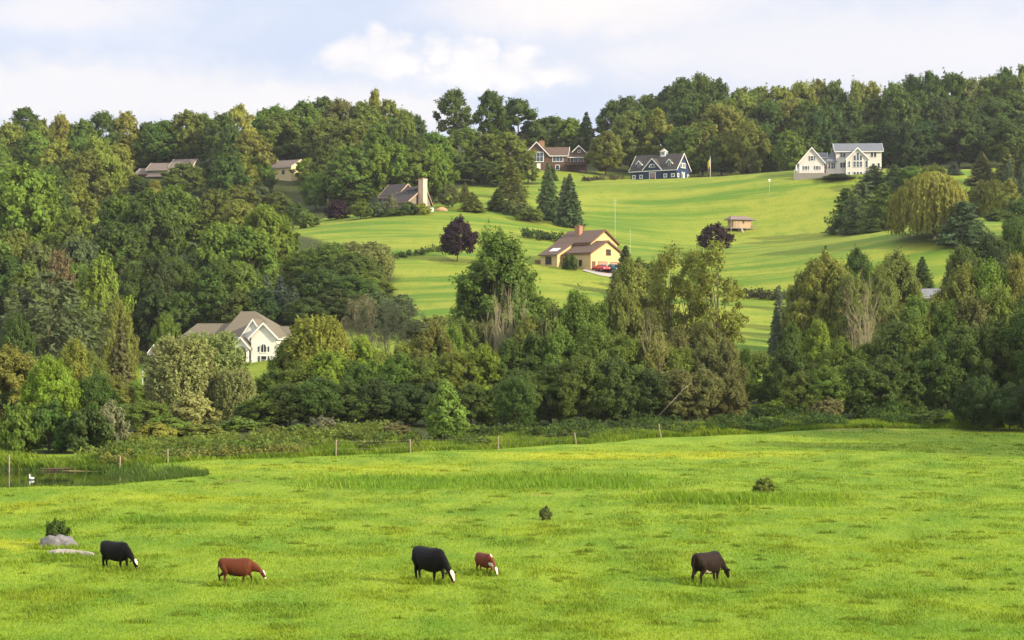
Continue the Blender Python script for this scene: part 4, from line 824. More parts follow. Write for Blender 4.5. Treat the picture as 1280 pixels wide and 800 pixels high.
# ------------------------------------------------------------ houses
WHITE = M('white_paint', (.78, .76, .71), .6, .3, .04); GLASS = M('window_glass', (.030, .036, .042), .12, .5, .1)
class House:
    """local frame: x along the front, y to the back, z up; front faces -y"""
    def __init__(s, name, label, px, d, rot, z, mats):
        s.x = px2x(px, d); s.root = empty(name, (s.x, d, z), R(rot), label, 'house' if 'barn' not in name else 'barn'); s.m = mats
    def add(s, name, mb, mat): return mb.build(name, mat, s.root)
    def face(s, side, at):
        """maps (u along the wall, height, out of the wall) to the local frame"""
        return {'front': lambda u, z, n: (u, at - n, z), 'right': lambda u, z, n: (at + n, u, z), 'left': lambda u, z, n: (at - n, u, z), 'back': lambda u, z, n: (u, at + n, z)}[side]
    def panel(s, mb, F, u0, u1, z0, z1, n0, n1):
        a = F(u0, z0, n0); b = F(u1, z1, n1); lo = [min(p, q) for p, q in zip(a, b)]; hi = [max(p, q) for p, q in zip(a, b)]
        return mb.box(lo[0], hi[0], lo[1], hi[1], lo[2], hi[2])
    def window(s, side, at, u, z, w, hgt, cols=2, rows=1, frame=None, shutters=None, fw=.10, name='window', glass=None):
        """u,z centre of the opening"""
        F = s.face(side, at); fr = frame or s.m['trim']; mb = MB(); u0, u1, z0, z1 = u - w / 2, u + w / 2, z - hgt / 2, z + hgt / 2
        s.panel(mb, F, u0 - fw, u1 + fw, z1, z1 + fw, -.02, .09); s.panel(mb, F, u0 - fw, u1 + fw, z0 - fw, z0, -.02, .12)
        s.panel(mb, F, u0 - fw, u0, z0, z1, -.02, .08); s.panel(mb, F, u1, u1 + fw, z0, z1, -.02, .08)
        for i in range(1, cols): c = u0 + w * i / cols; s.panel(mb, F, c - .035, c + .035, z0, z1, -.02, .06)
        for j in range(1, rows):
            c = z0 + hgt * j / rows
            for i in range(cols): s.panel(mb, F, u0 + w * i / cols + .036, u0 + w * (i + 1) / cols - .036, c - .03, c + .03, -.02, .055)
        o = s.add(name, mb, fr)
        g = MB(); s.panel(g, F, u0 + .001, u1 - .001, z0 + .001, z1 - .001, -.10, .03); g.build('pane', glass or GLASS, o)
        if shutters:
            for a, b in ((u0 - fw - .42, u0 - fw - .01), (u1 + fw + .01, u1 + fw + .42)): k = MB(); s.panel(k, F, a, b, z0 - .05, z1 + .05, .0, .06); k.build('shutter', shutters, o)
        return o
    def door(s, side, at, u, w, hgt, z0=0, mat=None, frame=True, name='door', handle=True):
        F = s.face(side, at); mb = MB(); s.panel(mb, F, u - w / 2, u + w / 2, z0, z0 + hgt, -.02, .05); o = s.add(name, mb, mat or s.m['trim'])
        if frame:
            k = MB(); s.panel(k, F, u - w / 2 - .13, u - w / 2 - .002, z0, z0 + hgt + .13, -.02, .08); s.panel(k, F, u + w / 2 + .002, u + w / 2 + .13, z0, z0 + hgt + .13, -.02, .08); s.panel(k, F, u - w / 2 - .001, u + w / 2 + .001, z0 + hgt + .002, z0 + hgt + .13, -.02, .075); k.build('door_frame', s.m['trim'], o)
        if handle: k = MB(); s.panel(k, F, u + w * .36, u + w * .42, z0 + .95, z0 + 1.05, .05, .12); k.build('handle', M('dark_metal', (.03, .03, .03), .4, .5), o)
        return o
    def gable(s, x0, x1, y0, y1, z0, ze, zp, axis='x', over=.4, ro=.35, wall=None, roof=None, trim=True, th=.2, name='wall', ends=(1, 1), off=.5):
        """walled block with a ridge along axis; off: where the ridge lies across the width"""
        w = MB(); wm = wall or s.m['wall']; rm = roof or s.m['roof']
        a0, a1, b0, b1 = (x0, x1, y0, y1) if axis == 'x' else (y0, y1, x0, x1)
        P = (lambda a, b, z: (a, b, z)) if axis == 'x' else (lambda a, b, z: (b, a, z))
        bm_ = b0 + (b1 - b0) * off
        pent = lambda a: [P(a, b0, z0), P(a, b1, z0), P(a, b1, ze), P(a, bm_, zp), P(a, b0, ze)]
        i = len(w.v); w.v += pent(a0) + pent(a1); w.f += [tuple(range(i, i + 5)), tuple(range(i + 9, i + 4, -1))] + [(i + k, i + (k + 1) % 5, i + 5 + (k + 1) % 5, i + 5 + k) for k in (0, 1, 4)]
        wo = s.add(name, w, wm)
        r = MB()
        for sgn, be in ((-1, b0), (1, b1)):
            sl = (zp - ze) / abs(bm_ - be); e = be + sgn * over; ez = ze - sl * over; A0, A1 = a0 - ro, a1 + ro
            up = .03
            q = [P(A0, e, ez + up), P(A1, e, ez + up), P(A1, bm_, zp + up), P(A0, bm_, zp + up)]
            r.slab(q, (0, 0, th))
        ro_ = s.add('roof', r, rm)
        if trim:
            t = MB()
            for k, (aa, sg) in enumerate(((a0 - ro, -1), (a1 + ro, 1))):
                if not ends[k]: continue
                for sgn, be in ((-1, b0), (1, b1)):
                    sl = (zp - ze) / abs(bm_ - be); e = be + sgn * over; ez = ze - sl * over
                    q = [P(aa + sg * .003, e, ez - .08), P(aa + sg * .003, bm_, zp - .08), P(aa + sg * .003, bm_, zp + .20 + th * .5), P(aa + sg * .003, e, ez + .20 + th * .5)]
                    off_ = Vector(P(1, 0, 0)) * (.07 * sg); t.slab(q, off_)
            for sgn, be in ((-1, b0), (1, b1)):
                sl = (zp - ze) / abs(bm_ - be); e = be + sgn * (over + .004); ez = ze - sl * over
                q = [P(a0 - ro + .02, e, ez - .10), P(a1 + ro - .02, e, ez - .10), P(a1 + ro - .02, e, ez + .12), P(a0 - ro + .02, e, ez + .12)]; t.slab(q, Vector(P(0, 1, 0)) * (.06 * sgn))
            t.build('trim', s.m['trim'], ro_)
        return wo, ro_
    def chimney(s, x0, x1, y0, y1, z0, z1, mat, cap=None):
        mb = MB(); mb.box(x0, x1, y0, y1, z0, z1); mb.box(x0 - .08, x1 + .08, y0 - .08, y1 + .08, z1 + .002, z1 + .2); o = s.add('chimney', mb, mat)
        k = MB(); k.box((x0 + x1) / 2 - .2, (x0 + x1) / 2 + .2, (y0 + y1) / 2 - .2, (y0 + y1) / 2 + .2, z1 + .202, z1 + .5); k.build('flue', M('flue_clay', (.22, .10, .06), .8), o); return o
ROOFBR = M('brown_shingles', (.125, .085, .066), .9, .15, .18, 2.0, stripes=(2, .16, .35)); ROOFTAN = M('tan_shingles', (.150, .127, .092), .9, .15, .14, 2.0, stripes=(2, .16, .3))
ROOFGY = M('grey_shingles', (.145, .155, .175), .9, .15, .15, 2.0, stripes=(2, .16, .3)); ROOFDK = M('dark_shingles', (.060, .052, .050), .9, .15, .2, 2.0, stripes=(2, .16, .3)); BRICK = M('brick', (.36, .19, .125), .9, .15, .25, 3., stripes=(2, .12, .4))
STONE = M('field_stone', (.24, .22, .19), .95, .1, .35, 1.6, bump=.4)

# ---- yellow two-storey house with garage
m_ = {'wall': M('yellow_clapboard', (.54, .40, .19), .7, .25, .06, 1.5, stripes=(2, .22, .25)), 'trim': M('brown_trim', (.14, .065, .04), .7), 'roof': ROOFBR}
Y = House('yellow_house', 'yellow two-storey house with brown roof, brick chimney and two-bay garage', 722, 432, -40, h(px2x(722, 432), 432) - .1, m_)
# front wall of the main block on y = 0; the left bay runs forward under a long roof; the garage stands before the right end
Y.gable(-5.8, 3.6, 0, 9.5, -3, 5.2, 7.9, 'x', .4, .4)
bay = MB(); pts = lambda x: [(x, -5.6, -3), (x, -.02, -3), (x, -.02, 5.05), (x, -5.6, 2.45)]; bay.v += pts(-5.795) + pts(-1.2); bay.f += [(0, 1, 2, 3), (7, 6, 5, 4), (0, 3, 7, 4), (3, 2, 6, 7), (1, 5, 6, 2), (0, 4, 5, 1)]; Y.add('wall', bay, m_['wall'])
cs = MB(); cs.slab([(-6.2, -6.1, 2.28), (-.85, -6.1, 2.28), (-.85, -.42, 4.97), (-6.2, -.42, 4.97)], (0, 0, .2)); cr = Y.add('roof', cs, ROOFBR)
sk = MB(); fz = lambda y: 2.28 + (y + 6.1) * (4.97 - 2.28) / 5.68 + .2
for x0, x1 in ((-4.4, -3.5), (-3.2, -2.3)): sk.slab([(x0, -4.4, fz(-4.4) + .002), (x1, -4.4, fz(-4.4) + .002), (x1, -3.0, fz(-3.0) + .002), (x0, -3.0, fz(-3.0) + .002)], (0, 0, .07))
sk.build('skylight', M('skylight_glass', (.75, .78, .8), .12, .8, .02), cr)
Y.window('front', -5.6, -3.6, 1.25, 1.5, 1.5, 2, 1); Y.window('right', -1.2, -3.7, .95, .9, 1.3, 2, 1); Y.window('front', 0, 1.0, 3.9, .75, 1.35, 1, 1); Y.window('front', 0, 2.6, 3.9, .75, 1.35, 1, 1)
Y.gable(-.2, 6.4, -3.6, 7.6, -3, 2.75, 5.35, 'x', .35, .4, ends=(0, 1))
Y.window('front', -3.6, 1.3, .6, .7, 1.1, 1, 1); Y.window('front', -3.6, 3.6, .6, .7, 1.2, 1, 1)
Y.window('right', 6.4, 2.6, 3.0, 1.5, 1.15, 3, 2); Y.door('right', 6.4, -2.6, .9, 2.0, -1.2, m_['trim'])
PINK = M('garage_door', (.42, .21, .15), .7, .25, .05, 1.5, stripes=(2, .5, .3))
for u in (.6, 4.9):
    Y.door('right', 6.4, u, 2.9, 2.1, -1.25, PINK, name='garage_door', handle=False)
Y.window('right', 3.6, 8.3, 3.6, .5, 1.7, 1, 1)
po = MB(); po.slab([(-1.1, -4.4, 2.35), (.9, -4.4, 2.35), (.9, -3.0, 2.75), (-1.1, -3.0, 2.75)], (0, 0, .15)); Y.add('porch_roof', po, ROOFBR)
for x in (-.9, -.3): k = MB(); k.box(x - .08, x + .08, -4.3, -4.14, -1.5, 2.34); Y.add('porch_post', k, m_['wall'])
Y.door('front', -.02, -.7, .9, 2.1, .1, m_['trim'])
Y.chimney(-2.9, -1.5, 2.6, 3.7, 4.5, 8.9, BRICK)
dk = MB(); dk.box(-8.2, -5.85, -4.6, -2.2, .35, .5); dk.box(-8.2, -8.1, -4.6, -2.2, .502, 1.5); dk.box(-8.098, -5.85, -4.6, -4.5, .502, 1.5)
for x in (-8.1, -6.1): dk.box(x - .08, x + .08, -4.55, -4.4, -3, .348)
Y.add('deck', dk, M('red_brown_wood', (.19, .085, .05), .85, .15, .2))

# ---- white house with hipped roofs
m_ = {'wall': M('white_siding', (.76, .72, .63), .7, .25, .04, 1.2), 'trim': WHITE, 'roof': ROOFTAN}
hz = zat(457, 342)
Q = House('white_house', 'white house with tan hipped roofs, twin front gables and arched entrance', 273, 342, -9, hz, m_)
def hip(hs, x0, x1, y0, y1, z0, ze, rx0, rx1, zr, over=.45, ry=None, hipl=True, hipr=True):
    w = MB(); w.box(x0, x1, y0, y1, z0, ze); hs.add('wall', w, hs.m['wall']); r = MB(); a, b, c_, d = x0 - over, x1 + over, y0 - over, y1 + over; ym = ry or (c_ + d) / 2; zz = ze - .12
    v = [(a, c_, zz), (b, c_, zz), (b, d, zz), (a, d, zz), (rx0, ym, zr), (rx1, ym, zr)]; i = len(r.v); r.v += v; r.f += [(0, 1, 5, 4), (1, 2, 5), (2, 3, 4, 5), (3, 0, 4), (3, 2, 1, 0)]
    o = hs.add('roof', r, hs.m['roof']); t = MB()
    t.box(a - .02, b + .02, c_ - .10, c_ - .004, zz - .2, zz + .05); t.box(b + .004, b + .10, c_ + .0, d, zz - .2, zz + .05); t.box(a - .10, a - .004, c_ + .0, d, zz - .2, zz + .05); t.build('gutter', WHITE, o)
hip(Q, .4, 11.0, .5, 11, -3, 5.0, 2.3, 4.9, 9.4)
hip(Q, -8.7, .38, 1.4, 10, -3, 3.6, -5.6, 1.0, 7.3)
hip(Q, 8.0, 12.6, 3.5, 10.5, -3.001, 4.9, 8.9, 10.4, 6.8)
Q.gable(4.3, 8.6, -1.0, 4, -3, 4.7, 7.75, 'y', .35, .3, ends=(1, 0))
Q.gable(6.6, 11.0, -2.6, 3.5, -3, 4.9, 7.1, 'y', .4, .35, ends=(1, 0))
ell = MB(); ell.slab([(10.8, -.4, 2.0), (12.9, -.4, 2.0), (12.9, 3.4, 4.2), (10.8, 3.4, 4.2)], (0, 0, .2)); Q.add('roof', ell, ROOFTAN)
k = MB(); k.box(11.0, 12.5, .0, 3.4, -3, 2.0); Q.add('wall', k, m_['wall']); Q.window('front', 0, 11.75, .9, .7, 1.3, 1, 2)
Q.window('front', -2.6, 8.8, 1.0, .9, 1.3, 1, 2, name='window')
F = Q.face('front', -2.6); ar = MB(); N_ = 9
arc = [F(8.8 + .42 * math.cos(t), 3.25 + .45 * math.sin(t), .0) for t in np.linspace(0, math.pi, N_)] + [F(8.38, 2.35, 0), F(9.22, 2.35, 0)]
ar.slab(arc, (0, -.05, 0)); aw = Q.add('arched_window', ar, GLASS); k = MB()
for j in range(N_ - 1):
    t0, t1 = math.pi * j / (N_ - 1), math.pi * (j + 1) / (N_ - 1); k.slab([F(8.8 + .42 * math.cos(t0), 3.25 + .45 * math.sin(t0), .0), F(8.8 + .42 * math.cos(t1), 3.25 + .45 * math.sin(t1), .0), F(8.8 + .56 * math.cos(t1), 3.25 + .6 * math.sin(t1), .0), F(8.8 + .56 * math.cos(t0), 3.25 + .6 * math.sin(t0), .0)], (0, -.09, 0))
Q.panel(k, F, 8.77, 8.83, 2.35, 3.7, .052, .08); Q.panel(k, F, 8.2, 9.4, 2.2, 2.348, 0, .10); k.build('frame', WHITE, aw)
for u in (7.95, 9.65):
    k = MB(); Q.panel(k, F, u - .12, u + .12, 2.4, 3.3, 0, .06); k.build('shutter', M('dark_shutter', (.035, .045, .05), .6), aw)
    k = MB(); Q.panel(k, F, u - .12, u + .12, .35, 1.65, 0, .06); Q.add('shutter', k, M('dark_shutter', (.035, .045, .05), .6))
# arched porch
pz = MB(); pw = [(3.7, -3.4, -1), (4.05, -3.4, -1), (4.05, -3.4, 2.4)] + [(5.0 - .95 * math.cos(t), -3.4, 2.4 + .95 * math.sin(t)) for t in np.linspace(.15, math.pi - .15, 8)] + [(5.95, -3.4, 2.4), (5.95, -3.4, -1), (6.35, -3.4, -1), (6.35, -3.4, 3.2), (5.0, -3.4, 4.65), (3.7, -3.4, 3.2)]
pz.slab(pw, (0, .3, 0)); Q.add('porch_arch', pz, m_['wall'])
pr = MB(); pr.slab([(3.2, -3.75, 2.75), (3.2, -1.0, 2.75), (5.02, -1.0, 4.75), (5.02, -3.75, 4.75)], (0, 0, .2)); pr.slab([(6.85, -3.75, 2.75), (6.85, -1.0, 2.75), (5.02, -1.0, 4.75), (5.02, -3.75, 4.75)], (0, 0, .2)); prr = Q.add('porch_roof', pr, ROOFTAN)
t = MB()
for xx in (3.2, 6.85): t.slab([(xx, -3.76, 2.62), (5.02, -3.76, 4.62), (5.02, -3.76, 4.98), (xx, -3.76, 2.98)], (0, -.07, 0))
t.build('trim', WHITE, prr)
Q.door('front', -1.0, 4.85, 1.0, 2.1, .2, M('dark_door', (.05, .03, .025), .5)); Q.window('front', -1.0, 5.75, 1.5, .3, .5, 1, 1)
k = MB(); k.box(2.6, 6.6, -4.6, -1.05, -2, .12); k.box(2.6, 6.6, -5.0, -4.602, -2, -.08); Q.add('steps', k, STONE)
k = MB(); k.box(6.05, 6.33, -3.35, -3.1, -1, 2.6); Q.add('porch_column', k, WHITE)
Q.window('front', .5, 2.2, 3.7, 1.5, 1.2, 3, 1); Q.window('front', 1.4, -1.6, 1.6, 1.2, 1.2, 2, 1); Q.window('front', 1.4, -6.2, 1.2, 1.2, 1.3, 2, 1); Q.door('left', -8.7, 4.2, 2.7, 2.2, 0, WHITE, name='garage_door', handle=False)
# small white garage left of the willow with a railing
G = House('white_garage', 'small white garage end with grey roof beside the drive, left of the feathery willows', 192, 322, -12, zat(466, 322), {'wall': m_['wall'], 'trim': WHITE, 'roof': ROOFTAN})
G.gable(-.6, 4.6, 0, 5, -2, 3.1, 4.3, 'x', .3, .3); G.window('front', 0, 1.2, 1.6, .8, 1.1, 2, 2); k = MB()
for z in (.1, .5): k.box(-1.9, -.65, -.3, -.22, z, z + .08)
for x in (-1.8, -1.2, -.72): k.box(x - .05, x + .05, -.215, -.1, -2, .62)
G.add('railing', k, WHITE)

# ---- navy barn
NAVY = M('navy_boards', (.022, .040, .092), .75, .2, .12, 1.5, stripes=(0, .3, .2))
m_ = {'wall': NAVY, 'trim': WHITE, 'roof': ROOFDK}
B = House('navy_barn', 'navy blue barn with white trimmed gables, dormers and a cupola', 817, 622, -33, h(px2x(817, 622), 622) - .2, m_)
B.gable(-8.2, 8.2, 0, 8.4, -3, 3.5, 8.2, 'x', .5, .4)
B.gable(-3.4, 2.9, -.35, 4.0, -3, 3.45, 6.7, 'y', .35, .3, ends=(1, 0))
for x in (-5.6, 5.2):
    B.gable(x - .75, x + .75, .75, 4.4, 3.8, 5.5, 6.3, 'y', .3, .3, ends=(1, 0), name='dormer', wall=NAVY); B.window('front', .75, x, 4.95, .7, 1.0, 1, 2)
F = B.face('front', -.35); mb = MB(); arc = [F(-.25 + 1.25 * math.cos(t), 4.1 + 1.1 * math.sin(t), 0) for t in np.linspace(0, math.pi, 9)]; mb.slab(arc, (0, -.08, 0)); o = B.add('arched_window', mb, WHITE)
k = MB()
for u0, u1, zz in ((-1.05, -.45, .55), (-.37, .32, .85), (.4, .95, .5)): B.panel(k, F, u0, u1, 4.2, 4.2 + zz, .082, .10)
k.build('pane', GLASS, o)
mb = MB(); B.panel(mb, F, -1.15, .85, -.2, 2.4, -.02, .06); o = B.add('barn_door', mb, M('grey_red_door', (.26, .20, .20), .7, .2, .1)); k = MB(); B.panel(k, F, -1.3, -1.152, -.2, 2.55, -.02, .10); B.panel(k, F, .852, 1.0, -.2, 2.55, -.02, .10); B.panel(k, F, -1.15, .85, 2.402, 2.55, -.02, .09); k.build('door_frame', WHITE, o)
k = MB(); B.panel(k, F, -.95, -.2, 0, .9, .062, .075); B.panel(k, F, -.1, .65, 0, .9, .062, .075); k.build('door_panel', M('dull_red', (.17, .055, .06), .7), o)
for x in (-7.0, -4.4, 4.2, 6.9): B.window('front', 0, x, 1.35, .8, .75, 2, 1, fw=.22)
for u in (.9, 7.4): B.window('right', 8.2, u, 1.35, .75, .85, 1, 2, fw=.2)
for u in (3.1, 4.2, 5.3): B.window('right', 8.2, u, 4.6, .7, 1.3, 1, 1, fw=.16)
F = B.face('right', 8.2); mb = MB(); B.panel(mb, F, 3.0, 5.4, -.1, 2.6, -.02, .05); o = B.add('barn_door', mb, M('grey_blue_door', (.16, .19, .24), .7)); k = MB()
k.slab([F(3.1, -.1, .055), F(3.5, -.1, .055), F(5.3, 2.6, .055), F(4.9, 2.6, .055)], (.05, 0, 0)); k.slab([F(4.9, -.1, .107), F(5.3, -.1, .107), F(3.5, 2.6, .107), F(3.1, 2.6, .107)], (.05, 0, 0)); B.panel(k, F, 3.7, 4.7, 0, 2.2, .16, .2); k.build('cross_brace', WHITE, o)
k = MB(); k.box(.6, 2.2, 3.5, 5.1, 7.0, 9.2); o = B.add('cupola', k, WHITE); r = MB(); a = (.3, 3.2); b_ = (2.5, 5.4); r.v += [(a[0], a[1], 9.21), (b_[0], a[1], 9.21), (b_[0], b_[1], 9.21), (a[0], b_[1], 9.21), (1.4, 4.3, 10.3)]; r.f += [(0, 1, 4), (1, 2, 4), (2, 3, 4), (3, 0, 4), (3, 2, 1, 0)]; r.build('cupola_roof', M('pale_roof', (.42, .40, .36), .8), o)
for side, at, u in (('front', 3.5, 1.4), ('right', 2.2, 4.3)):
    F = B.face(side, at); k = MB(); B.panel(k, F, u - .5, u + .5, 8.3, 9.0, -.02, .03); k.build('louvre', M('louvre_grey', (.2, .22, .24), .6, stripes=(2, .15, .5)), o)

# ---- pale house on the right
PALE = M('pale_clapboard', (.63, .56, .50), .7, .25, .05, 1.2, stripes=(2, .22, .18)); m_ = {'wall': PALE, 'trim': WHITE, 'roof': ROOFGY}
BLUEG = M('blue_glass', (.055, .075, .10), .10, .6, .2)
P = House('pale_house', 'large pale clapboard house with grey-blue roofs and a tall glazed central gable', 1073, 566, -5, zat(222, 566), m_)
P.gable(-6.2, 6.6, 0, 9.5, -4, 7.6, 10.0, 'x', .45, .5)
P.gable(-3.3, 2.6, -2.4, 3, -4, 5.2, 8.1, 'y', .45, .35, ends=(1, 0))
for u, hh in ((-1.15, 1.4), (-.3, 2.2), (.55, 1.4)): P.window('front', -2.4, u, 4.7 + hh / 2, .62, hh, 1, 1, fw=.08, glass=BLUEG)
for u in (-1.2, -.3, .6): P.window('front', -2.4, u, 3.6, .68, 1.5, 1, 2, fw=.08, glass=BLUEG); P.window('front', -2.4, u, .7, .68, 1.4, 1, 2, fw=.08, glass=BLUEG)
for u in (-2.7, 2.1): P.window('front', -2.4, u, 3.6, .55, 1.7, 1, 2, fw=.1, glass=BLUEG); P.window('front', -2.4, u, .7, .55, 1.4, 1, 2, fw=.1, glass=BLUEG)
for u in (-4.7, -3.9): P.window('front', 0, u, 6.5, .7, 1.3, 1, 1, fw=.08); P.window('front', 0, u, 3.6, .7, 1.5, 1, 1, fw=.08); P.window('front', 0, u, .6, .7, 1.4, 1, 1, fw=.08)
for u in (3.9, 4.8): P.window('front', 0, u, 6.5, .7, 1.3, 1, 1, fw=.08)
P.window('front', 0, 4.3, 3.4, .8, 1.2, 1, 1); P.window('front', 0, 5.8, 3.4, .6, 1.4, 1, 1)
for x in (-3.45, 2.75): k = MB(); k.box(x - .12, x + .12, -2.75, -2.5, -4, 5.2); P.add('corner_post', k, WHITE)
k = MB(); k.box(-8.7, -6.22, .2, 6, -4, 4.6); P.add('wall', k, PALE); k = MB(); k.slab([(-9.1, -.3, 4.45), (-6.0, -.3, 4.45), (-6.0, 3.6, 7.4), (-7.4, 3.6, 7.4)], (0, 0, .22)); P.add('roof', k, ROOFGY)
for u in (-8.1, -7.3, -6.7): P.window('front', .2, u, 3.4, .5, 1.6, 1, 2, fw=.09); 
for u in (-7.6, -6.7): P.window('front', .2, u, .6, .6, 1.3, 1, 1, fw=.09)
P.gable(-13.6, -8.6, 3, 8, .5, 6.2, 7.5, 'x', .3, .3); P.window('front', 3, -10.2, 5.6, .9, .7, 2, 1)
P.gable(-16.7, -9.6, -1.2, 6, -4, 4.3, 8.4, 'y', .4, .35, ends=(1, 0))
SH = M('slate_shutter', (.10, .115, .13), .6)
P.window('front', -1.2, -13.1, 5.5, .75, 1.2, 1, 2, shutters=SH); P.window('front', -1.2, -14.8, 2.7, .8, 1.1, 1, 2, shutters=SH); P.window('front', -1.2, -11.6, 2.7, .8, 1.1, 1, 2, shutters=SH)
k = MB(); k.box(-18.4, -9.0, -4.4, -2.0, -5, 1.05); k.box(-9.0, -6.5, -4.0, -.1, -5, .2); P.add('terrace_wall', k, STONE)
k = MB()
for x in np.arange(-18.2, -9.1, .9): k.box(x - .04, x + .04, -4.3, -4.22, 1.052, 1.9)
k.box(-18.3, -9.1, -4.30, -4.22, 1.902, 1.98); P.add('railing', k, WHITE)

# ---- brown house at the top of the meadow
BRN = M('brown_boards', (.125, .075, .058), .8, .2, .12, 1.5, stripes=(2, .22, .2)); m_ = {'wall': BRN, 'trim': WHITE, 'roof': ROOFBR}
D = House('brown_house', 'long brown house with white-trimmed central gable, big window and brick chimney', 671, 642, -6, h(px2x(690, 642), 642) - .1, m_)
D.gable(-8.5, 9.8, 1.2, 9, -3, 5.1, 7.8, 'x', .5, .4)
D.gable(-3.6, 3.6, -.6, 5, -3, 5.3, 9.1, 'y', .6, .5, ends=(1, 0))
D.window('front', -.6, .0, 4.4, 4.2, 2.9, 4, 2, fw=.2, glass=BLUEG); D.door('front', -.6, 0, 2.3, 2.4, -.2, WHITE, name='garage_door', handle=False)
D.window('front', 1.2, 6.7, 3.9, 3.2, 1.6, 3, 1, fw=.16, glass=BLUEG); D.window('front', 1.2, 6.6, 1.1, 1.1, 1.4, 1, 1, fw=.16); D.window('front', 1.2, -6.0, 3.9, 2.0, 1.4, 2, 1)
D.gable(9.85, 15.6, 2.0, 8, -3, 4.6, 6.3, 'x', .5, .3); D.gable(11.6, 15.2, 3.0, 9, 4, 6.4, 8.1, 'y', .4, .4, ends=(1, 0)); D.window('front', 3.0, 13.4, 6.4, .7, .6, 1, 1)
D.window('front', 2.0, 11.2, 3.6, .9, 1.3, 1, 1); D.window('front', 2.0, 14.2, 3.4, 1.4, 1.6, 2, 1); D.window('front', 2.0, 12.6, 3.5, .6, 1.3, 1, 1)
k = MB(); k.box(9.0, 16, -.6, 1.98, 1.6, 1.8); k.box(9.0, 16, -.6, -.5, 1.802, 2.7)
for x in (9.2, 11.4, 13.6, 15.8): k.box(x - .1, x + .1, -.55, -.35, -2, 1.598)
D.add('deck', k, M('dark_deck', (.05, .025, .022), .8)); D.chimney(.2, 1.9, 5.2, 6.3, 7, 10.0, BRICK)

# ---- grey house with the tall chimney
GREY = M('grey_boards', (.20, .185, .17), .8, .2, .1, 1.5, stripes=(2, .22, .2)); m_ = {'wall': GREY, 'trim': M('tan_trim', (.40, .27, .18), .8), 'roof': ROOFDK}
K = House('grey_house', 'grey boarded house with dark roofs and a tall pale brick chimney', 497, 524, -38, h(px2x(497, 524), 524) + .2, m_)
TANW = M('warm_grey_boards', (.20, .165, .135), .8, .2, .1, 1.5, stripes=(2, .22, .2))
K.gable(-6.4, -.6, .5, 8, -3, 4.3, 7.3, 'x', .7, .5, wall=TANW); K.gable(-.55, 6.2, -2.8, 6, -3, 2.3, 6.3, 'x', .5, .4, wall=TANW, off=.72)
k = MB(); k.slab([(2.6, .2, 5.2), (5.4, .2, 5.2), (5.4, 2.4, 6.1), (2.6, 2.4, 6.1)], (0, 0, .2)); K.add('roof', k, ROOFDK); k = MB(); k.box(2.8, 5.2, .6, 2.3, 3.5, 5.2); kk = K.add('dormer', k, GREY); k = MB(); k.box(3.0, 5.0, .55, .598, 4.45, 5.05); k.build('pane', BLUEG, kk)
K.window('front', .5, -4.8, 3.0, 1.2, 1.1, 2, 1); K.window('front', .5, -2.2, 3.0, 1.2, 1.1, 2, 1); K.window('front', -2.8, 1.2, .9, 1.2, 1.1, 2, 1)
K.chimney(6.65, 8.35, .6, 2.2, -3, 8.0, M('pale_brick', (.62, .44, .31), .9, .15, .14, 3., stripes=(2, .12, .25)))

# ---- two half-hidden houses
m_ = {'wall': M('taupe_boards', (.26, .23, .20), .8, .2, .1), 'trim': M('cream_trim', (.52, .46, .36), .7), 'roof': M('taupe_shingles', (.17, .135, .115), .9, .1, .15, 2., stripes=(2, .16, .3))}
A = House('taupe_house', 'taupe house half hidden among trees, its dark window under a long roof', 205, 610, -14, zat(228, 610), m_)
A.gable(-5.6, 1.4, 0, 7, -5, 4.1, 6.1, 'x', .5, .4); A.gable(1.5, 8.6, 1, 8, -5, 5.0, 7.2, 'x', .5, .4); A.gable(-9.6, -5.7, 1, 7, -5, 3.0, 4.6, 'x', .4, .3, wall=M('dark_red_boards', (.16, .05, .045), .8))
A.window('front', 0, .2, 3.0, 1.4, 1.1, 2, 1); A.window('front', 0, -1.0, .6, 1.2, 1.2, 2, 1); k = MB(); k.slab([(-5.6, -1.6, 1.6), (1.6, -1.6, 1.6), (1.6, -.05, 2.2), (-5.6, -.05, 2.2)], (0, 0, .18)); A.add('porch_roof', k, m_['roof'])
m2 = {'wall': M('cream_boards', (.66, .53, .28), .8, .2, .06), 'trim': M('cream_trim', (.52, .46, .36), .7), 'roof': M('taupe_shingles', (.17, .135, .115))}
C_ = House('cream_house', 'cream-gabled house half hidden among trees, with a reddish roof end', 352, 604, -36, zat(226, 604), m2)
C_.gable(-5.4, 3.8, 0, 8, -5, 4.2, 6.4, 'x', .4, .4); C_.gable(-9.2, -5.5, 1, 7, -5, 4.3, 6.7, 'x', .3, .3, roof=M('terracotta_roof', (.36, .16, .10), .9)); C_.window('front', 0, .6, 2.6, 1.2, 1.2, 2, 1); C_.window('front', 0, -2.6, 2.6, 1.2, 1.2, 2, 1); C_.window('right', 3.8, 4.0, 3.6, .9, 1.2, 1, 1)
m3 = {'wall': M('grey_boards', (.2, .185, .17)), 'trim': M('cream_trim', (.5, .46, .36)), 'roof': M('slate_roof', (.20, .20, .21), .9, .1, .12)}
S_ = House('grey_roofed_shed', 'low grey roof showing behind the right hedgerow under the lone dark spruce', 1157, 374, -20, h(px2x(1157, 374), 374) - 1.2, m3)
S_.root['category'] = 'shed'; S_.gable(-3, 3, 0, 5, -1.5, 2.2, 3.6, 'x', .3, .3); S_.window('front', 0, 0, 1.2, .8, .8, 2, 1)

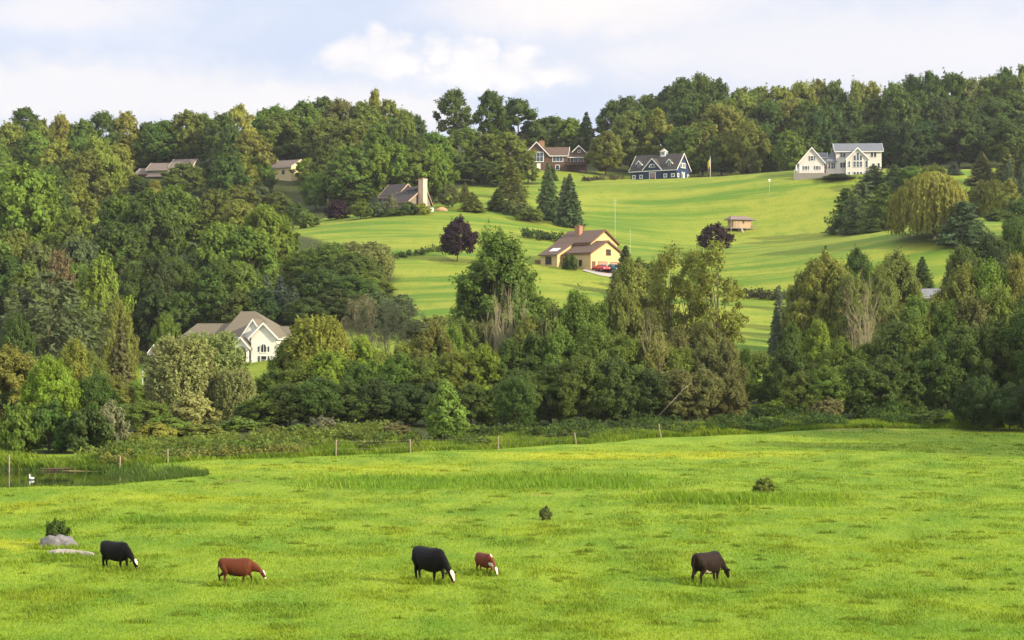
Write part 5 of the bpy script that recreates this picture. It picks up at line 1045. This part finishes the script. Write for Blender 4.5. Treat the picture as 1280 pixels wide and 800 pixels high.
# ---- wooden cabin on stilts
WOOD = M('pale_planks', (.42, .29, .18), .85, .15, .18, 2., stripes=(0, .28, .3)); GW = M('weathered_wood', (.26, .22, .18), .9, .1, .25); m_ = {'wall': WOOD, 'trim': GW, 'roof': M('weathered_shingles', (.20, .155, .135), .95, .1, .2)}
N = House('wooden_cabin', 'small pale wooden cabin on stilts with a porch, alone on the meadow', 928, 522, 22, h(px2x(928, 522), 522), m_)
N.root['category'] = 'cabin'
k = MB(); k.box(-2.6, 2.6, 0, 3.2, .75, 3.0); N.add('wall', k, WOOD)
r = MB(); a, b, c_, d = -3.9, 4.1, -.7, 3.9; r.v += [(a, c_, 2.85), (b, c_, 2.85), (b, d, 2.85), (a, d, 2.85), (-2.5, 1.6, 3.95), (2.0, 1.6, 3.95)]; r.f += [(0, 1, 5, 4), (1, 2, 5), (2, 3, 4, 5), (3, 0, 4), (3, 2, 1, 0)]; N.add('roof', r, m_['roof'])
k = MB(); k.box(-3.7, 3.9, -.5, 3.3, .55, .74); N.add('floor_deck', k, GW)
for x in (-3.5, -1.2, 1.2, 3.7):
    for y in (-.35, 3.1): k = MB(); k.box(x - .08, x + .08, y - .08, y + .08, -1.2, .548); N.add('stilt', k, GW)
for x in (-3.5, 3.7): k = MB(); k.box(x - .06, x + .06, -.41, -.29, .742, 2.84); N.add('porch_post', k, GW)
k = MB(); k.box(2.62, 3.8, -.42, -.34, 1.3, 1.4); k.box(2.62, 3.8, -.42, -.34, .95, 1.02); N.add('railing', k, GW)
N.window('front', 0, .35, 2.3, .35, .55, 1, 1, frame=GW); N.door('front', 0, -1.6, .9, 1.9, .78, M('plank_door', (.36, .25, .15), .85)); 
k = MB(); k.slab([(-.9, -.55, .74), (-.3, -.55, .74), (-.3, -1.9, -.9), (-.9, -1.9, -.9)], (0, -.08, 0)); N.add('ladder', k, GW)
# ------------------------------------------------------------ cattle
def hide(name, col, v=.25): return M(name, col, .6, .10, v, 5.0)
BLK = hide('black_hide', (.005, .0045, .0045), .4); RED = hide('red_hide', (.105, .028, .012)); DKR = hide('dark_red_hide', (.13, .032, .014)); DBR = hide('dark_brown_hide', (.018, .010, .007), .5)
CREAM = hide('cream_hide', (.66, .55, .42), .12); WH = hide('white_hide', (.72, .68, .60), .1); NOSE = hide('muzzle', (.16, .085, .07), .1); HOOF = hide('hoof', (.04, .03, .025)); EYE = M('eye', (.01, .008, .006), .15, .6, .02)
def cow(px, py, yaw, height, label, coat, face, blaze, headdown=.10, stride=0., white=None, turn=0., chest=False):
    x, y, z = ground(px, py, 60, 130)
    mb = MB()
    E = lambda xc, zc, ry, rz, yo=0.: ((xc, yo, zc), (0, ry, 0), (0, 0, rz))
    mb.loft([E(-.90, 1.13, .07, .10), E(-.86, 1.08, .19, .24), E(-.74, 1.02, .28, .33), E(-.50, .96, .32, .39), E(-.15, .89, .36, .45), E(.20, .875, .36, .46), E(.48, .90, .32, .455), E(.68, .94, .245, .40), E(.80, .97, .15, .28)], 18)
    mb.loft([E(-.88, 1.22, .05, .06), E(-.5, 1.26, .11, .10), E(0., 1.235, .10, .09), E(.45, 1.27, .09, .10), E(.70, 1.25, .06, .08)], 12)       # back line and withers
    hx, hz_ = 1.30, .46 + headdown
    t_ = lambda f: turn * f * f
    mb.loft([E(.55, 1.04, .18, .31), E(.78, .96, .165, .29, t_(.25)), E(1.0, .79 + headdown * .5, .13, .23, t_(.55)), E(hx - .09, hz_ + .10, .10, .16, t_(.85)), E(hx, hz_ + .0, .07, .10, t_(1))], 14)
    # head: poll down to muzzle
    hd = Vector((.20, turn * .25, -.40)).normalized(); p0 = Vector((hx - .01, t_(1), hz_ + .05)); nrm = Vector((-hd.z, 0, hd.x)); sd = Vector((0, 1, 0))
    def hr(t, a, b): p = p0 + hd * t; return (tuple(p), tuple(sd * a), tuple(nrm * b))
    mb.loft([hr(-.04, .06, .07), hr(.02, .105, .105), hr(.12, .115, .125), hr(.22, .095, .11), hr(.34, .07, .082), hr(.42, .072, .072), hr(.47, .058, .05)], 14)
    for s in (-1, 1):
        e0 = p0 + hd * .03 + sd * s * .09 - nrm * .03; e1 = e0 + sd * s * .12 - Vector((0, 0, .02)); e2 = e1 + sd * s * .07 - Vector((0, 0, .03)); mb.tube([e0, e1, e2], [.028, .048, .012], 8)
        fw = stride * s
        mb.tube([(.54, s * .15, 1.0), (.55, s * .17, .78), (.56 + fw * .35, s * .155, .55), (.57 + fw * .8, s * .145, .40), (.57 + fw * 1.0, s * .14, .16), (.59 + fw * 1.15, s * .14, .05), (.60 + fw * 1.15, s * .14, -.03)], [.12, .13, .082, .062, .045, .055, .06], 9)
        bw = -stride * s * .9
        mb.tube([(-.62, s * .15, 1.08), (-.60, s * .19, .88), (-.54 + bw * .3, s * .19, .68), (-.66 + bw * .7, s * .165, .50), (-.75 + bw, s * .155, .40), (-.71 + bw * 1.05, s * .15, .16), (-.68 + bw * 1.1, s * .15, .05), (-.67 + bw * 1.1, s * .15, -.03)], [.17, .185, .14, .085, .060, .046, .056, .06], 9)
    mb.tube([(.62, 0, .72), (.70, 0, .66), (.78, 0, .74)], [.10, .10, .08], 8)                                # brisket
    mb.tube([(-.34, 0, .60), (-.30, 0, .56), (-.22, 0, .60)], [.10, .12, .09], 8)                             # belly and udder
    mb.tube([(-.86, 0, 1.24), (-.93, .01, 1.12), (-.945, .02, .85), (-.94, .02, .58), (-.93, .02, .44), (-.92, .02, .32)], [.045, .036, .028, .026, .045, .015], 8)
    tmp = link('cow_shape', mb.mesh('cow_shape'))
    md = tmp.modifiers.new('r', 'REMESH'); md.mode = 'VOXEL'; md.voxel_size = .022; md.use_smooth_shade = True
    sm = tmp.modifiers.new('s', 'SMOOTH'); sm.iterations = 5; sm.factor = .5
    dg = bpy.context.evaluated_depsgraph_get(); me = bpy.data.meshes.new_from_object(tmp.evaluated_get(dg)); bpy.data.objects.remove(tmp)
    me.name = 'cow'; me.materials.clear()
    for m in (coat, face, NOSE, HOOF, white or face): me.materials.append(m)
    n = len(me.polygons); c = np.empty(n * 3); me.polygons.foreach_get('center', c); c = c.reshape(-1, 3); nr = np.empty(n * 3); me.polygons.foreach_get('normal', nr); nr = nr.reshape(-1, 3)
    rel = c - np.array(p0); al = rel @ np.array(hd); fr = rel @ np.array(nrm); mi = np.zeros(n, np.int32); inhead = (al > -.10) & (al < .60) & (np.abs(rel[:, 1] - al * hd.y) < .135) & (c[:, 0] > hx - .25)
    mi[inhead & (fr > blaze) & (al < .40)] = 1
    mi[inhead & (al > .40)] = 2 if coat is BLK or coat is DBR else 1
    mi[inhead & (al > .445)] = 2
    mi[c[:, 2] < .045] = 3
    if white is not None:
        mi[(c[:, 0] < -.02) & (c[:, 0] > -.5) & (c[:, 2] < .66) & (np.abs(c[:, 1]) < .24) & (nr[:, 2] < .1)] = 4
    if chest: mi[(c[:, 0] > .72) & (c[:, 2] < .82) & (c[:, 0] < 1.2) & (nr[:, 2] < .25)] = 4; mi[(c[:, 0] > .62) & (c[:, 0] < .85) & (np.abs(c[:, 1] - .01) < .05) & (c[:, 2] > 1.1)] = 4
    me.polygons.foreach_set('material_index', mi); me.polygons.foreach_set('use_smooth', np.ones(n, bool))
    o = link('cow', me); o.location = (x, y, z - .02); o.rotation_euler = (0, 0, R(yaw)); s = height / 1.36; o.scale = (s, s, s)
    for sg in (-1, 1):
        k = MB(); p = p0 + hd * .13 + sd * sg * .105 + nrm * .05
        k.loft([(tuple(p + sd * sg * a), tuple(hd * r_), tuple(nrm * r_)) for a, r_ in ((-.015, .004), (0, .018), (.012, .016), (.018, .004))], 8); k.build('eye', EYE, o, True)
    return tag(o, label, 'cow', 'cattle grazing on the pasture')
cow(145, 712.5, -38, 1.30, 'black cow with a cream forehead patch grazing by the pale rock slab', BLK, CREAM, .085, .08, .07)
cow(296, 730.5, -6, 1.12, 'red-brown cow with a white muzzle walking with lowered head', RED, WH, .085, .22, .20)
cow(537, 728, -50, 1.48, 'largest black cow, cream-faced, grazing beside the small red calf', BLK, CREAM, .065, .04, .10)
cow(606, 717.5, -58, .92, 'small red calf with white face and chest, head in the grass', DKR, WH, .05, .03, .04, None, 0., True)
cow(884, 730, 48, 1.36, 'dark brown cow with a pale belly, seen from behind, grazing alone', DBR, DBR, .3, .06, .09, CREAM)

# longer grass left standing round hooves and stones
X = []; Y = []
for px, py, r_, k in ((145, 712.5, 1.2, 700), (296, 730.5, 1.2, 700), (537, 728, 1.2, 800), (606, 717.5, .9, 450), (884, 730, 1.2, 700), (74, 685, 1.3, 700), (100, 697, 1.7, 800)):
    x, y, _ = ground(px, py, 60, 130); an = rng.random(k) * 6.283; rr = r_ * np.sqrt(rng.random(k)); X.append(x + np.cos(an) * rr); Y.append(y + np.sin(an) * rr * .75 - .1)
X = np.concatenate(X); Y = np.concatenate(Y)
fg = blades('hoof_grass', X, Y, .14 + .16 * rng.random(len(X)), .035 + .03 * rng.random(len(X)), .3 + .3 * rng.random(len(X)), np.clip(.5 + rng.normal(size=len(X)) * .2, 0, 1))
tag(link('standing_grass', fg), 'longer grass standing round the cattle hooves and the stones', 'grass', kind='stuff')

# ------------------------------------------------------------ rocks and field bushes
from mathutils import noise as NOISE
def rock(name, label, px, py, sx, sy, sz, mat, seed, sub=4, sharp=.25):
    x, y, z = ground(px, py, 60, 200); bm = bmesh.new(); bmesh.ops.create_icosphere(bm, subdivisions=sub, radius=1); r = np.random.default_rng(seed)
    pl = [(Vector(r.normal(size=3)).normalized(), .62 + .3 * r.random()) for _ in range(16)]
    for v in bm.verts:
        p = v.co.copy()
        for n_, d_ in pl:
            k = p.dot(n_) - d_
            if k > 0: p -= n_ * k * .85
        nz = NOISE.fractal(p * 2.2 + Vector((seed, 0, 0)), 1., 2.1, 5); p += p.normalized() * (.16 * nz - .05 * abs(NOISE.noise(p * 5)) + .03 * math.sin(7 * p.x + seed) * math.sin(6 * p.y) + .03 * math.sin(17 * p.z + 11 * p.x))
        v.co = Vector((p.x * sx, p.y * sy, p.z * sz))
    me = bpy.data.meshes.new(name); bm.to_mesh(me); bm.free(); me.polygons.foreach_set('use_smooth', [True] * len(me.polygons))
    o = link(name, me, mat); o.location = (x, y, z); return tag(o, label, 'rock')
GRAN = M('granite', (.17, .16, .16), .95, .1, .75, 4.5, bump=.8); PALER = M('pale_granite', (.33, .29, .25), .95, .1, .6, 3.0, bump=.6)
rock('boulder', 'rounded grey boulder half sunk in the pasture below a small bush', 74, 684, 1.0, .8, .68, GRAN, 3)
# long low slab in three runs of one rock
x0, y0, _ = ground(60, 692, 60, 200); x1, y1, _ = ground(124, 697, 60, 200); k = MB(); rg = np.random.default_rng(5); rings = []
for i in range(15):
    t = i / 14; cx_ = x0 + (x1 - x0) * t; cy_ = y0 + (y1 - y0) * t + .25 * math.sin(3 * t); w_ = (.40 + .22 * math.sin(6 * t + 1)) * min(1, 4 * t + .2, 4 * (1 - t) + .25); hh = (.20 - .06 * t + .05 * rg.random()) * min(1, 4 * t + .3, 4 * (1 - t) + .3)
    rings.append(((cx_, cy_, h(cx_, cy_) + .02), (.0, w_, .03 * rg.normal()), (0, .04, hh)))
o = k.loft(rings, 16).build('rock_slab', PALER, None, True); tag(o, 'long low pale rock slab running from the boulder to the black cow', 'rock')
for t in [(72,648,28,'dk','bush',97,'dark low bush behind the grey boulder'),(955,596,26,'ol','bush',131,'olive lone bush in the middle of the pasture'),(682,631,15,'bn','bush',113,'small dry brown tuft-like bush below the tall grass band')]:
    tree(t[0], t[5], t[1], t[2], t[4], t[3], t[6], 'lone bushes on the pasture')

# ------------------------------------------------------------ fence round the pasture
POSTM = M('weathered_post', (.27, .22, .15), .9, .1, .25, 4.); WIRE = M('fence_wire', (.10, .10, .08), .5, .4, .05, metal=.6)
x, y = px2x(513, 181), 181
F0 = empty('wire_fence', (x, y, h(x, y)), 0, 'wire fence on weathered wooden posts along the far side of the pasture', 'fence')
tops = [568, 570, 568, 550, 549, 545, 542, 530]; heads = []
post0 = None
for i, ((px, d), tp) in enumerate(zip(POSTS, tops)):
    X = px2x(px, d); Z = h(X, d); ht = max(1.15, zat(tp, d) - Z); k = MB(); lean = (.0, .04, .0, .03, -.02, .0, -.14, -.22)[i]; r_ = .065
    k.tube([(X - x, d - y, Z - .5 - h(x, y)), (X - x, d - y, Z - h(x, y)), (X - x + lean * .5, d - y, Z + ht * .5 - h(x, y)), (X - x + lean, d - y, Z + ht - h(x, y))], [r_, r_, r_ * .95, r_ * .9], 7)
    o = k.build('post', POSTM, F0, True); heads.append((X - x, d - y, Z - h(x, y), ht, lean))
for f in (.45, .75, .95):
    k = MB()
    for a, b in zip(heads[:-1], heads[1:]):
        p = Vector((a[0] + a[4] * f, a[1] - .09, a[2] + a[3] * f)); q = Vector((b[0] + b[4] * f, b[1] - .09, b[2] + b[3] * f)); m_ = p.lerp(q, .5) - Vector((0, 0, .08)); k.tube([p, m_, q], [.005] * 3, 4, False)
    k.build('wire', WIRE, F0)

# ------------------------------------------------------------ pond things
xa, ya = px2x(52, 160.5), 160.5; xb, yb = px2x(126, 160.8), 160.8
r = empty('board_edging', ((xa + xb) / 2, 160.6, WZ), 0, 'low brown board edging along the far bank of the pond', 'edging'); L_ = (xb - xa) / 2
k = MB(); k.box(-L_, L_, -.04, .04, -.5, .16); k.build('board', M('wet_board', (.07, .05, .03), .8, .2, .2), r); k = MB(); k.box(-L_, L_, -.10, .12, .162, .20); k.build('cap_rail', M('dry_board', (.16, .12, .07), .85, .1, .2), r)
for t in (-.95, -.5, 0, .5, .95): k = MB(); k.box(L_ * t - .05, L_ * t + .05, -.10, -.042, -.6, .15); k.build('stake', M('wet_board', (.07, .05, .03)), r)
dx, dy = px2x(40, 150), 150.; k = MB(); WD = M('white_feathers', (.80, .78, .74), .8, .1, .04)
k.loft([((-.26, 0, .14), (0, .01, 0), (0, 0, .02)), ((-.2, 0, .12), (0, .08, 0), (0, 0, .06)), ((-.05, 0, .10), (0, .14, 0), (0, 0, .11)), ((.10, 0, .10), (0, .13, 0), (0, 0, .11)), ((.2, 0, .13), (0, .06, 0), (0, 0, .07)), ((.24, 0, .18), (0, .03, 0), (0, 0, .03))], 12)
k.tube([(.14, 0, .14), (.2, 0, .24), (.2, 0, .34)], [.05, .04, .04], 8); k.loft([((.14, 0, .38), (0, .02, 0), (0, 0, .02)), ((.19, 0, .38), (0, .05, 0), (0, 0, .05)), ((.25, 0, .37), (0, .035, 0), (0, 0, .035)), ((.28, 0, .36), (0, .01, 0), (0, 0, .01))], 8)
o = k.build('white_duck', WD, None, True); o.location = (dx, dy, WZ); o.rotation_euler = (0, 0, R(150)); tag(o, 'white duck floating on the dark pond', 'duck')
k = MB(); k.loft([((.275, 0, .362), (0, .02, 0), (0, 0, .012)), ((.34, 0, .352), (0, .018, 0), (0, 0, .006))], 8); k.build('bill', M('orange_bill', (.5, .22, .03), .5), o)

# ------------------------------------------------------------ cars and drives
def lay(name, pts, mat, label, lift=.02, n=24, kind='structure'):
    """a strip of ground surface draped on the slope between two edges of points"""
    a, b = pts; k = MB(); A = [np.array(p, float) for p in a]; Bq = [np.array(p, float) for p in b]
    def at(P, t): s = t * (len(P) - 1); i = min(int(s), len(P) - 2); return P[i] + (P[i + 1] - P[i]) * (s - i)
    m = 8; rows = []
    for i in range(n + 1):
        row_ = []
        for j in range(m + 1): p = at(A, i / n) * (1 - j / m) + at(Bq, i / n) * (j / m); row_.append(len(k.v)); k.v.append((p[0], p[1], h(p[0], p[1]) + lift))
        rows.append(row_)
    for i in range(n):
        for j in range(m): k.f.append((rows[i][j], rows[i][j + 1], rows[i + 1][j + 1], rows[i + 1][j]))
    return tag(k.build(name, mat), label, 'drive', kind=kind)
GRAV = M('gravel', (.36, .33, .28), .95, .1, .2, 3.); ASPH = M('worn_asphalt', (.15, .145, .14), .9, .1, .2, 2.)
lay('driveway', ([gpx(728, 423), gpx(750, 419), gpx(772, 417), gpx(800, 420)], [gpx(730, 426), gpx(756, 431), gpx(774, 431), gpx(800, 424)]), GRAV, 'pale gravel drive in front of the yellow house garage', .12)
lay('driveway', ([gpx(120, 318), gpx(150, 318), gpx(185, 318), gpx(205, 320)], [gpx(120, 324), gpx(150, 327), gpx(185, 330), gpx(205, 331)]), ASPH, 'grey asphalt drive left of the white house', .10)
def car(label, px, d, yaw, body, L=4.5, Wd=1.8, pickup=False):
    x = px2x(px, d); r = empty('parked_car', (x, d, h(x, d) + .13), R(yaw), label, 'car', 'cars parked by the yellow house')
    pr = [(-L/2, .35), (-L/2 + .05, .85), (-L/2 + .25, .98), (-L * .27, 1.0), (-L * .16, 1.42), (L * .10, 1.48), (L * .24, 1.05), (L * .42, .95), (L / 2 - .05, .78), (L / 2, .40)] if not pickup else [(-L/2, .45), (-L/2, 1.02), (-L * .10, 1.04), (-L * .07, 1.68), (L * .13, 1.7), (L * .22, 1.12), (L * .45, 1.02), (L / 2, .8), (L / 2, .45)]
    bm = bmesh.new(); vs = [bm.verts.new((a, -Wd / 2, b)) for a, b in pr]; f = bm.faces.new(vs); ex = bmesh.ops.extrude_face_region(bm, geom=[f]); bmesh.ops.translate(bm, verts=[v for v in ex['geom'] if isinstance(v, bmesh.types.BMVert)], vec=(0, Wd, 0))
    for v in bm.verts:
        if v.co.z > 1.1: v.co.y *= .82
    bmesh.ops.recalc_face_normals(bm, faces=bm.faces); bmesh.ops.bevel(bm, geom=[e for e in bm.edges], offset=.06, segments=2, affect='EDGES'); me = bpy.data.meshes.new('body'); bm.to_mesh(me); bm.free(); me.polygons.foreach_set('use_smooth', [True] * len(me.polygons)); link('body', me, body, r)
    gl = M('car_glass', (.02, .025, .03), .08, .6, .02)
    c0, c1 = (-L * .14, L * .10) if not pickup else (-L * .05, L * .12)
    for sg in (-1, 1): k = MB(); k.slab([(c0, sg * Wd * .455, 1.08), (c1 + .3, sg * Wd * .455, 1.08), (c1, sg * Wd * .415, 1.38), (c0 + .08, sg * Wd * .415, 1.38)], (0, sg * .02, 0)); k.build('side_window', gl, r)
    k = MB(); k.slab([(c1 + .62, -Wd * .40, 1.12), (c1 + .62, Wd * .40, 1.12), (c1 + .10, Wd * .36, 1.46), (c1 + .10, -Wd * .36, 1.46)], (.03, 0, .03)); k.build('windscreen', gl, r)
    for sx in (-L * .31, L * .31):
        for sg in (-1, 1):
            k = MB(); yy = sg * (Wd / 2 - .08); k.tube([(sx, yy - .1, .32), (sx, yy + .1, .32)], [.33, .33], 16); t = k.build('wheel', M('tyre', (.02, .02, .02), .9), r, True); k = MB(); yo = yy + sg * .1; k.tube([(sx, yo, .32), (sx, yo + sg * .02, .32)], [.19, .17], 12); k.build('rim', M('alloy', (.5, .5, .52), .35, .5, .02, metal=.8), t)
    for sg in (-1, 1):
        k = MB(); k.box(L / 2 - .03, L / 2 + .02, sg * Wd * .36 - .16, sg * Wd * .36 + .16, .60, .74); k.build('headlight', M('lamp_glass', (.7, .7, .68), .15, .6, .02), r); k = MB(); k.box(-L / 2 - .02, -L / 2 + .03, sg * Wd * .38 - .12, sg * Wd * .38 + .12, .66, .86); k.build('tail_light', M('red_lens', (.4, .02, .02), .2, .5, .02), r)
car('red car parked before the yellow house garage', 752, 424, -62, M('red_paint', (.50, .03, .03), .25, .5, .02))
car('dark teal pickup parked beside the red car at the yellow house', 765, 424, -55, M('teal_paint', (.012, .09, .10), .25, .5, .02), 4.9, 1.85, True)

# ------------------------------------------------------------ poles and garden things on the hill
def pole(name, label, cat, px, d, top, rad, col, base=None):
    x = px2x(px, d); z = h(x, d); r = empty(name, (x, d, z), 0, label, cat); k = MB(); hh = zat(top, d) - z; k.tube([(0, 0, -.4), (0, 0, hh * .5), (0, 0, hh)], [rad, rad * .9, rad * .6], 8); k.build('pole', col, r, True); return r, hh
PP = M('pale_mast', (.52, .52, .38), .6, .2, .03); WP = M('white_pole', (.75, .73, .68), .4, .4, .03)
r, hh = pole('flagpole', 'white flagpole with a yellow flag on the upper lawn', 'flagpole', 888, 616, 196, .10, WP)
k = MB(); N_ = 9
for i in range(N_):
    for j in range(5): k.v.append((-.08 - .09 * i * (1 - .05 * j) + .0, .10 * math.sin(i * 1.1 + j * .4), hh - .6 - j * .55 - .13 * i))
for i in range(N_ - 1):
    for j in range(4): k.f.append((i * 5 + j, (i + 1) * 5 + j, (i + 1) * 5 + j + 1, i * 5 + j + 1))
k.build('flag', M('yellow_cloth', (.50, .38, .06), .8, .1, .1), r); k = MB(); k.loft([((0, 0, hh), (.05, 0, 0), (0, .05, 0)), ((0, 0, hh + .1), (.13, 0, 0), (0, .13, 0)), ((0, 0, hh + .22), (.04, 0, 0), (0, .04, 0))], 8); k.build('finial', M('gilt', (.6, .42, .1), .3, .5, .02, metal=.8), r)
r, hh = pole('antenna_mast', 'tall thin pale mast behind the yellow house', 'mast', 769, 446, 248, .04, PP)
k = MB(); k.box(-.5, .5, -.02, .02, hh - 1.2, hh - 1.14); k.box(-.35, .35, -.02, .02, hh - .6, hh - .55); k.build('crossarm', PP, r)
r, hh = pole('utility_post', 'short thin pale mast beside the blackish spruce near the yellow house', 'mast', 788, 420, 287, .035, PP)
k = MB(); k.tube([(0, 0, hh - .1), (0, 0, hh + .12)], [.06, .03], 8); k.build('cap', PP, r)
r, hh = pole('birdhouse', 'small white birdhouse on a thin pole on the upper meadow', 'birdhouse', 962, 548, 227, .06, M('grey_pole', (.4, .4, .38), .6))
k = MB(); k.box(-.2, .2, -.2, .2, hh, hh + .4); o = k.build('box', WHITE, r); k = MB(); k.slab([(-.26, -.26, hh + .402), (.26, -.26, hh + .402), (.26, 0, hh + .6), (-.26, 0, hh + .6)], (0, 0, .05)); k.slab([(-.26, .26, hh + .402), (.26, .26, hh + .402), (.26, 0, hh + .6), (-.26, 0, hh + .6)], (0, 0, .05)); k.build('lid', WHITE, o)
# white cold frame and covered heap by the chimney house
x, y = px2x(537, 518), 518.; r = empty('garden_box', (x, y, h(x, y)), R(-10), 'white garden box at the foot of the brick chimney', 'box'); k = MB(); k.box(-.95, .95, -.5, .5, -.4, .75); k.build('box', WHITE, r); k = MB(); k.slab([(-1.05, -.6, .752), (1.05, -.6, .752), (1.05, .6, .95), (-1.05, .6, .95)], (0, 0, .06)); k.build('lid', WHITE, r)
x, y = px2x(552, 519), 519.; k = MB(); k.loft([((-1.5, 0, .0), (0, .2, 0), (0, 0, .15)), ((-1.2, 0, .1), (0, .8, 0), (0, 0, .5)), ((-.3, .05, .2), (0, .95, 0), (0, 0, .85)), ((.6, 0, .2), (0, .9, 0), (0, 0, .75)), ((1.3, 0, .1), (0, .7, 0), (0, 0, .45)), ((1.6, 0, 0), (0, .2, 0), (0, 0, .1))], 14)
o = k.build('covered_heap', M('tan_tarp', (.46, .25, .14), .7, .2, .15, 1.5), None, True); o.location = (x, y, h(x, y)); tag(o, 'tan covered heap on the lawn right of the white garden box', 'tarp')
# folded white parasols and a table on the pale house terrace
tx0 = P.root.matrix_basis
for lx, lb in ((-17.6, 'left'), (-16.4, 'right')):
    p = Matrix.Translation(P.root.location) @ Matrix.Rotation(P.root.rotation_euler.z, 4, 'Z') @ Vector((lx, -3.1, 1.05)); r = empty('parasol', tuple(p), 0, f'folded white parasol on the pale house terrace, {"outer" if lb == "left" else "inner"} one of two', 'parasol', 'parasols on the terrace')
    k = MB(); k.tube([(0, 0, 0), (0, 0, 2.4)], [.04, .035], 6); k.build('pole', WP, r); k = MB(); k.tube([(0, 0, .7), (0, 0, 1.2), (0, 0, 2.1), (0, 0, 2.5)], [.20, .26, .14, .02], 10); k.build('canopy', WHITE, r, True)
p = Matrix.Translation(P.root.location) @ Matrix.Rotation(P.root.rotation_euler.z, 4, 'Z') @ Vector((-13.6, -3.2, 1.05)); r = empty('terrace_table', tuple(p), 0, 'long white table on the pale house terrace', 'table')
k = MB(); k.box(-1.1, 1.1, -.45, .45, .70, .76); k.build('table_top', WHITE, r)
for a in (-1, 1):
    for b_ in (-.38, .38): k = MB(); k.box(a - .04, a + .04, b_ - .04, b_ + .04, 0, .698); k.build('leg', WHITE, r)
# fallen pale limbs caught in the hedgerow
for px, d, top, dpx, lab in ((838, 218, 478, 22, 'bare pale fallen limb slanting out of the front of the hedgerow'),):
    x = px2x(px, d) ; z = zat(top + 22, d); k = MB(); e = Vector((dpx / FPX * d, -.3, 22 / FPX * d)); k.tube([(-e.x * .8, .8, -e.z * .9), (0, 0, 0), tuple(e * .5 + Vector((0, 0, .12))), tuple(e)], [.06, .05, .035, .02], 6); k.tube([tuple(e * .4), tuple(e * .6 + Vector((.1, -.1, .7)))], [.04, .012], 5)
    o = k.build('fallen_limb', PALEBARK, None, True); o.location = (x, d - 3.2, z); tag(o, lab, 'dead branch')
# ------------------------------------------------------------ air
mb = MB(); mb.box(-1100, 1100, -90, 1150, -4, 150)
o = mb.build('haze', None); hm = bpy.data.materials.new('haze_air'); hm.use_nodes = True; T = NT(hm.node_tree); T.n.clear()
pv = T.node('ShaderNodeVolumePrincipled'); pv.inputs['Color'].default_value = (.93, .95, 1, 1); pv.inputs['Density'].default_value = .00006; pv.inputs['Anisotropy'].default_value = .2
T.l.new(pv.outputs[0], T.node('ShaderNodeOutputMaterial').inputs['Volume']); o.data.materials.append(hm); tag(o, 'thin evening haze over the whole valley', 'haze', kind='stuff')
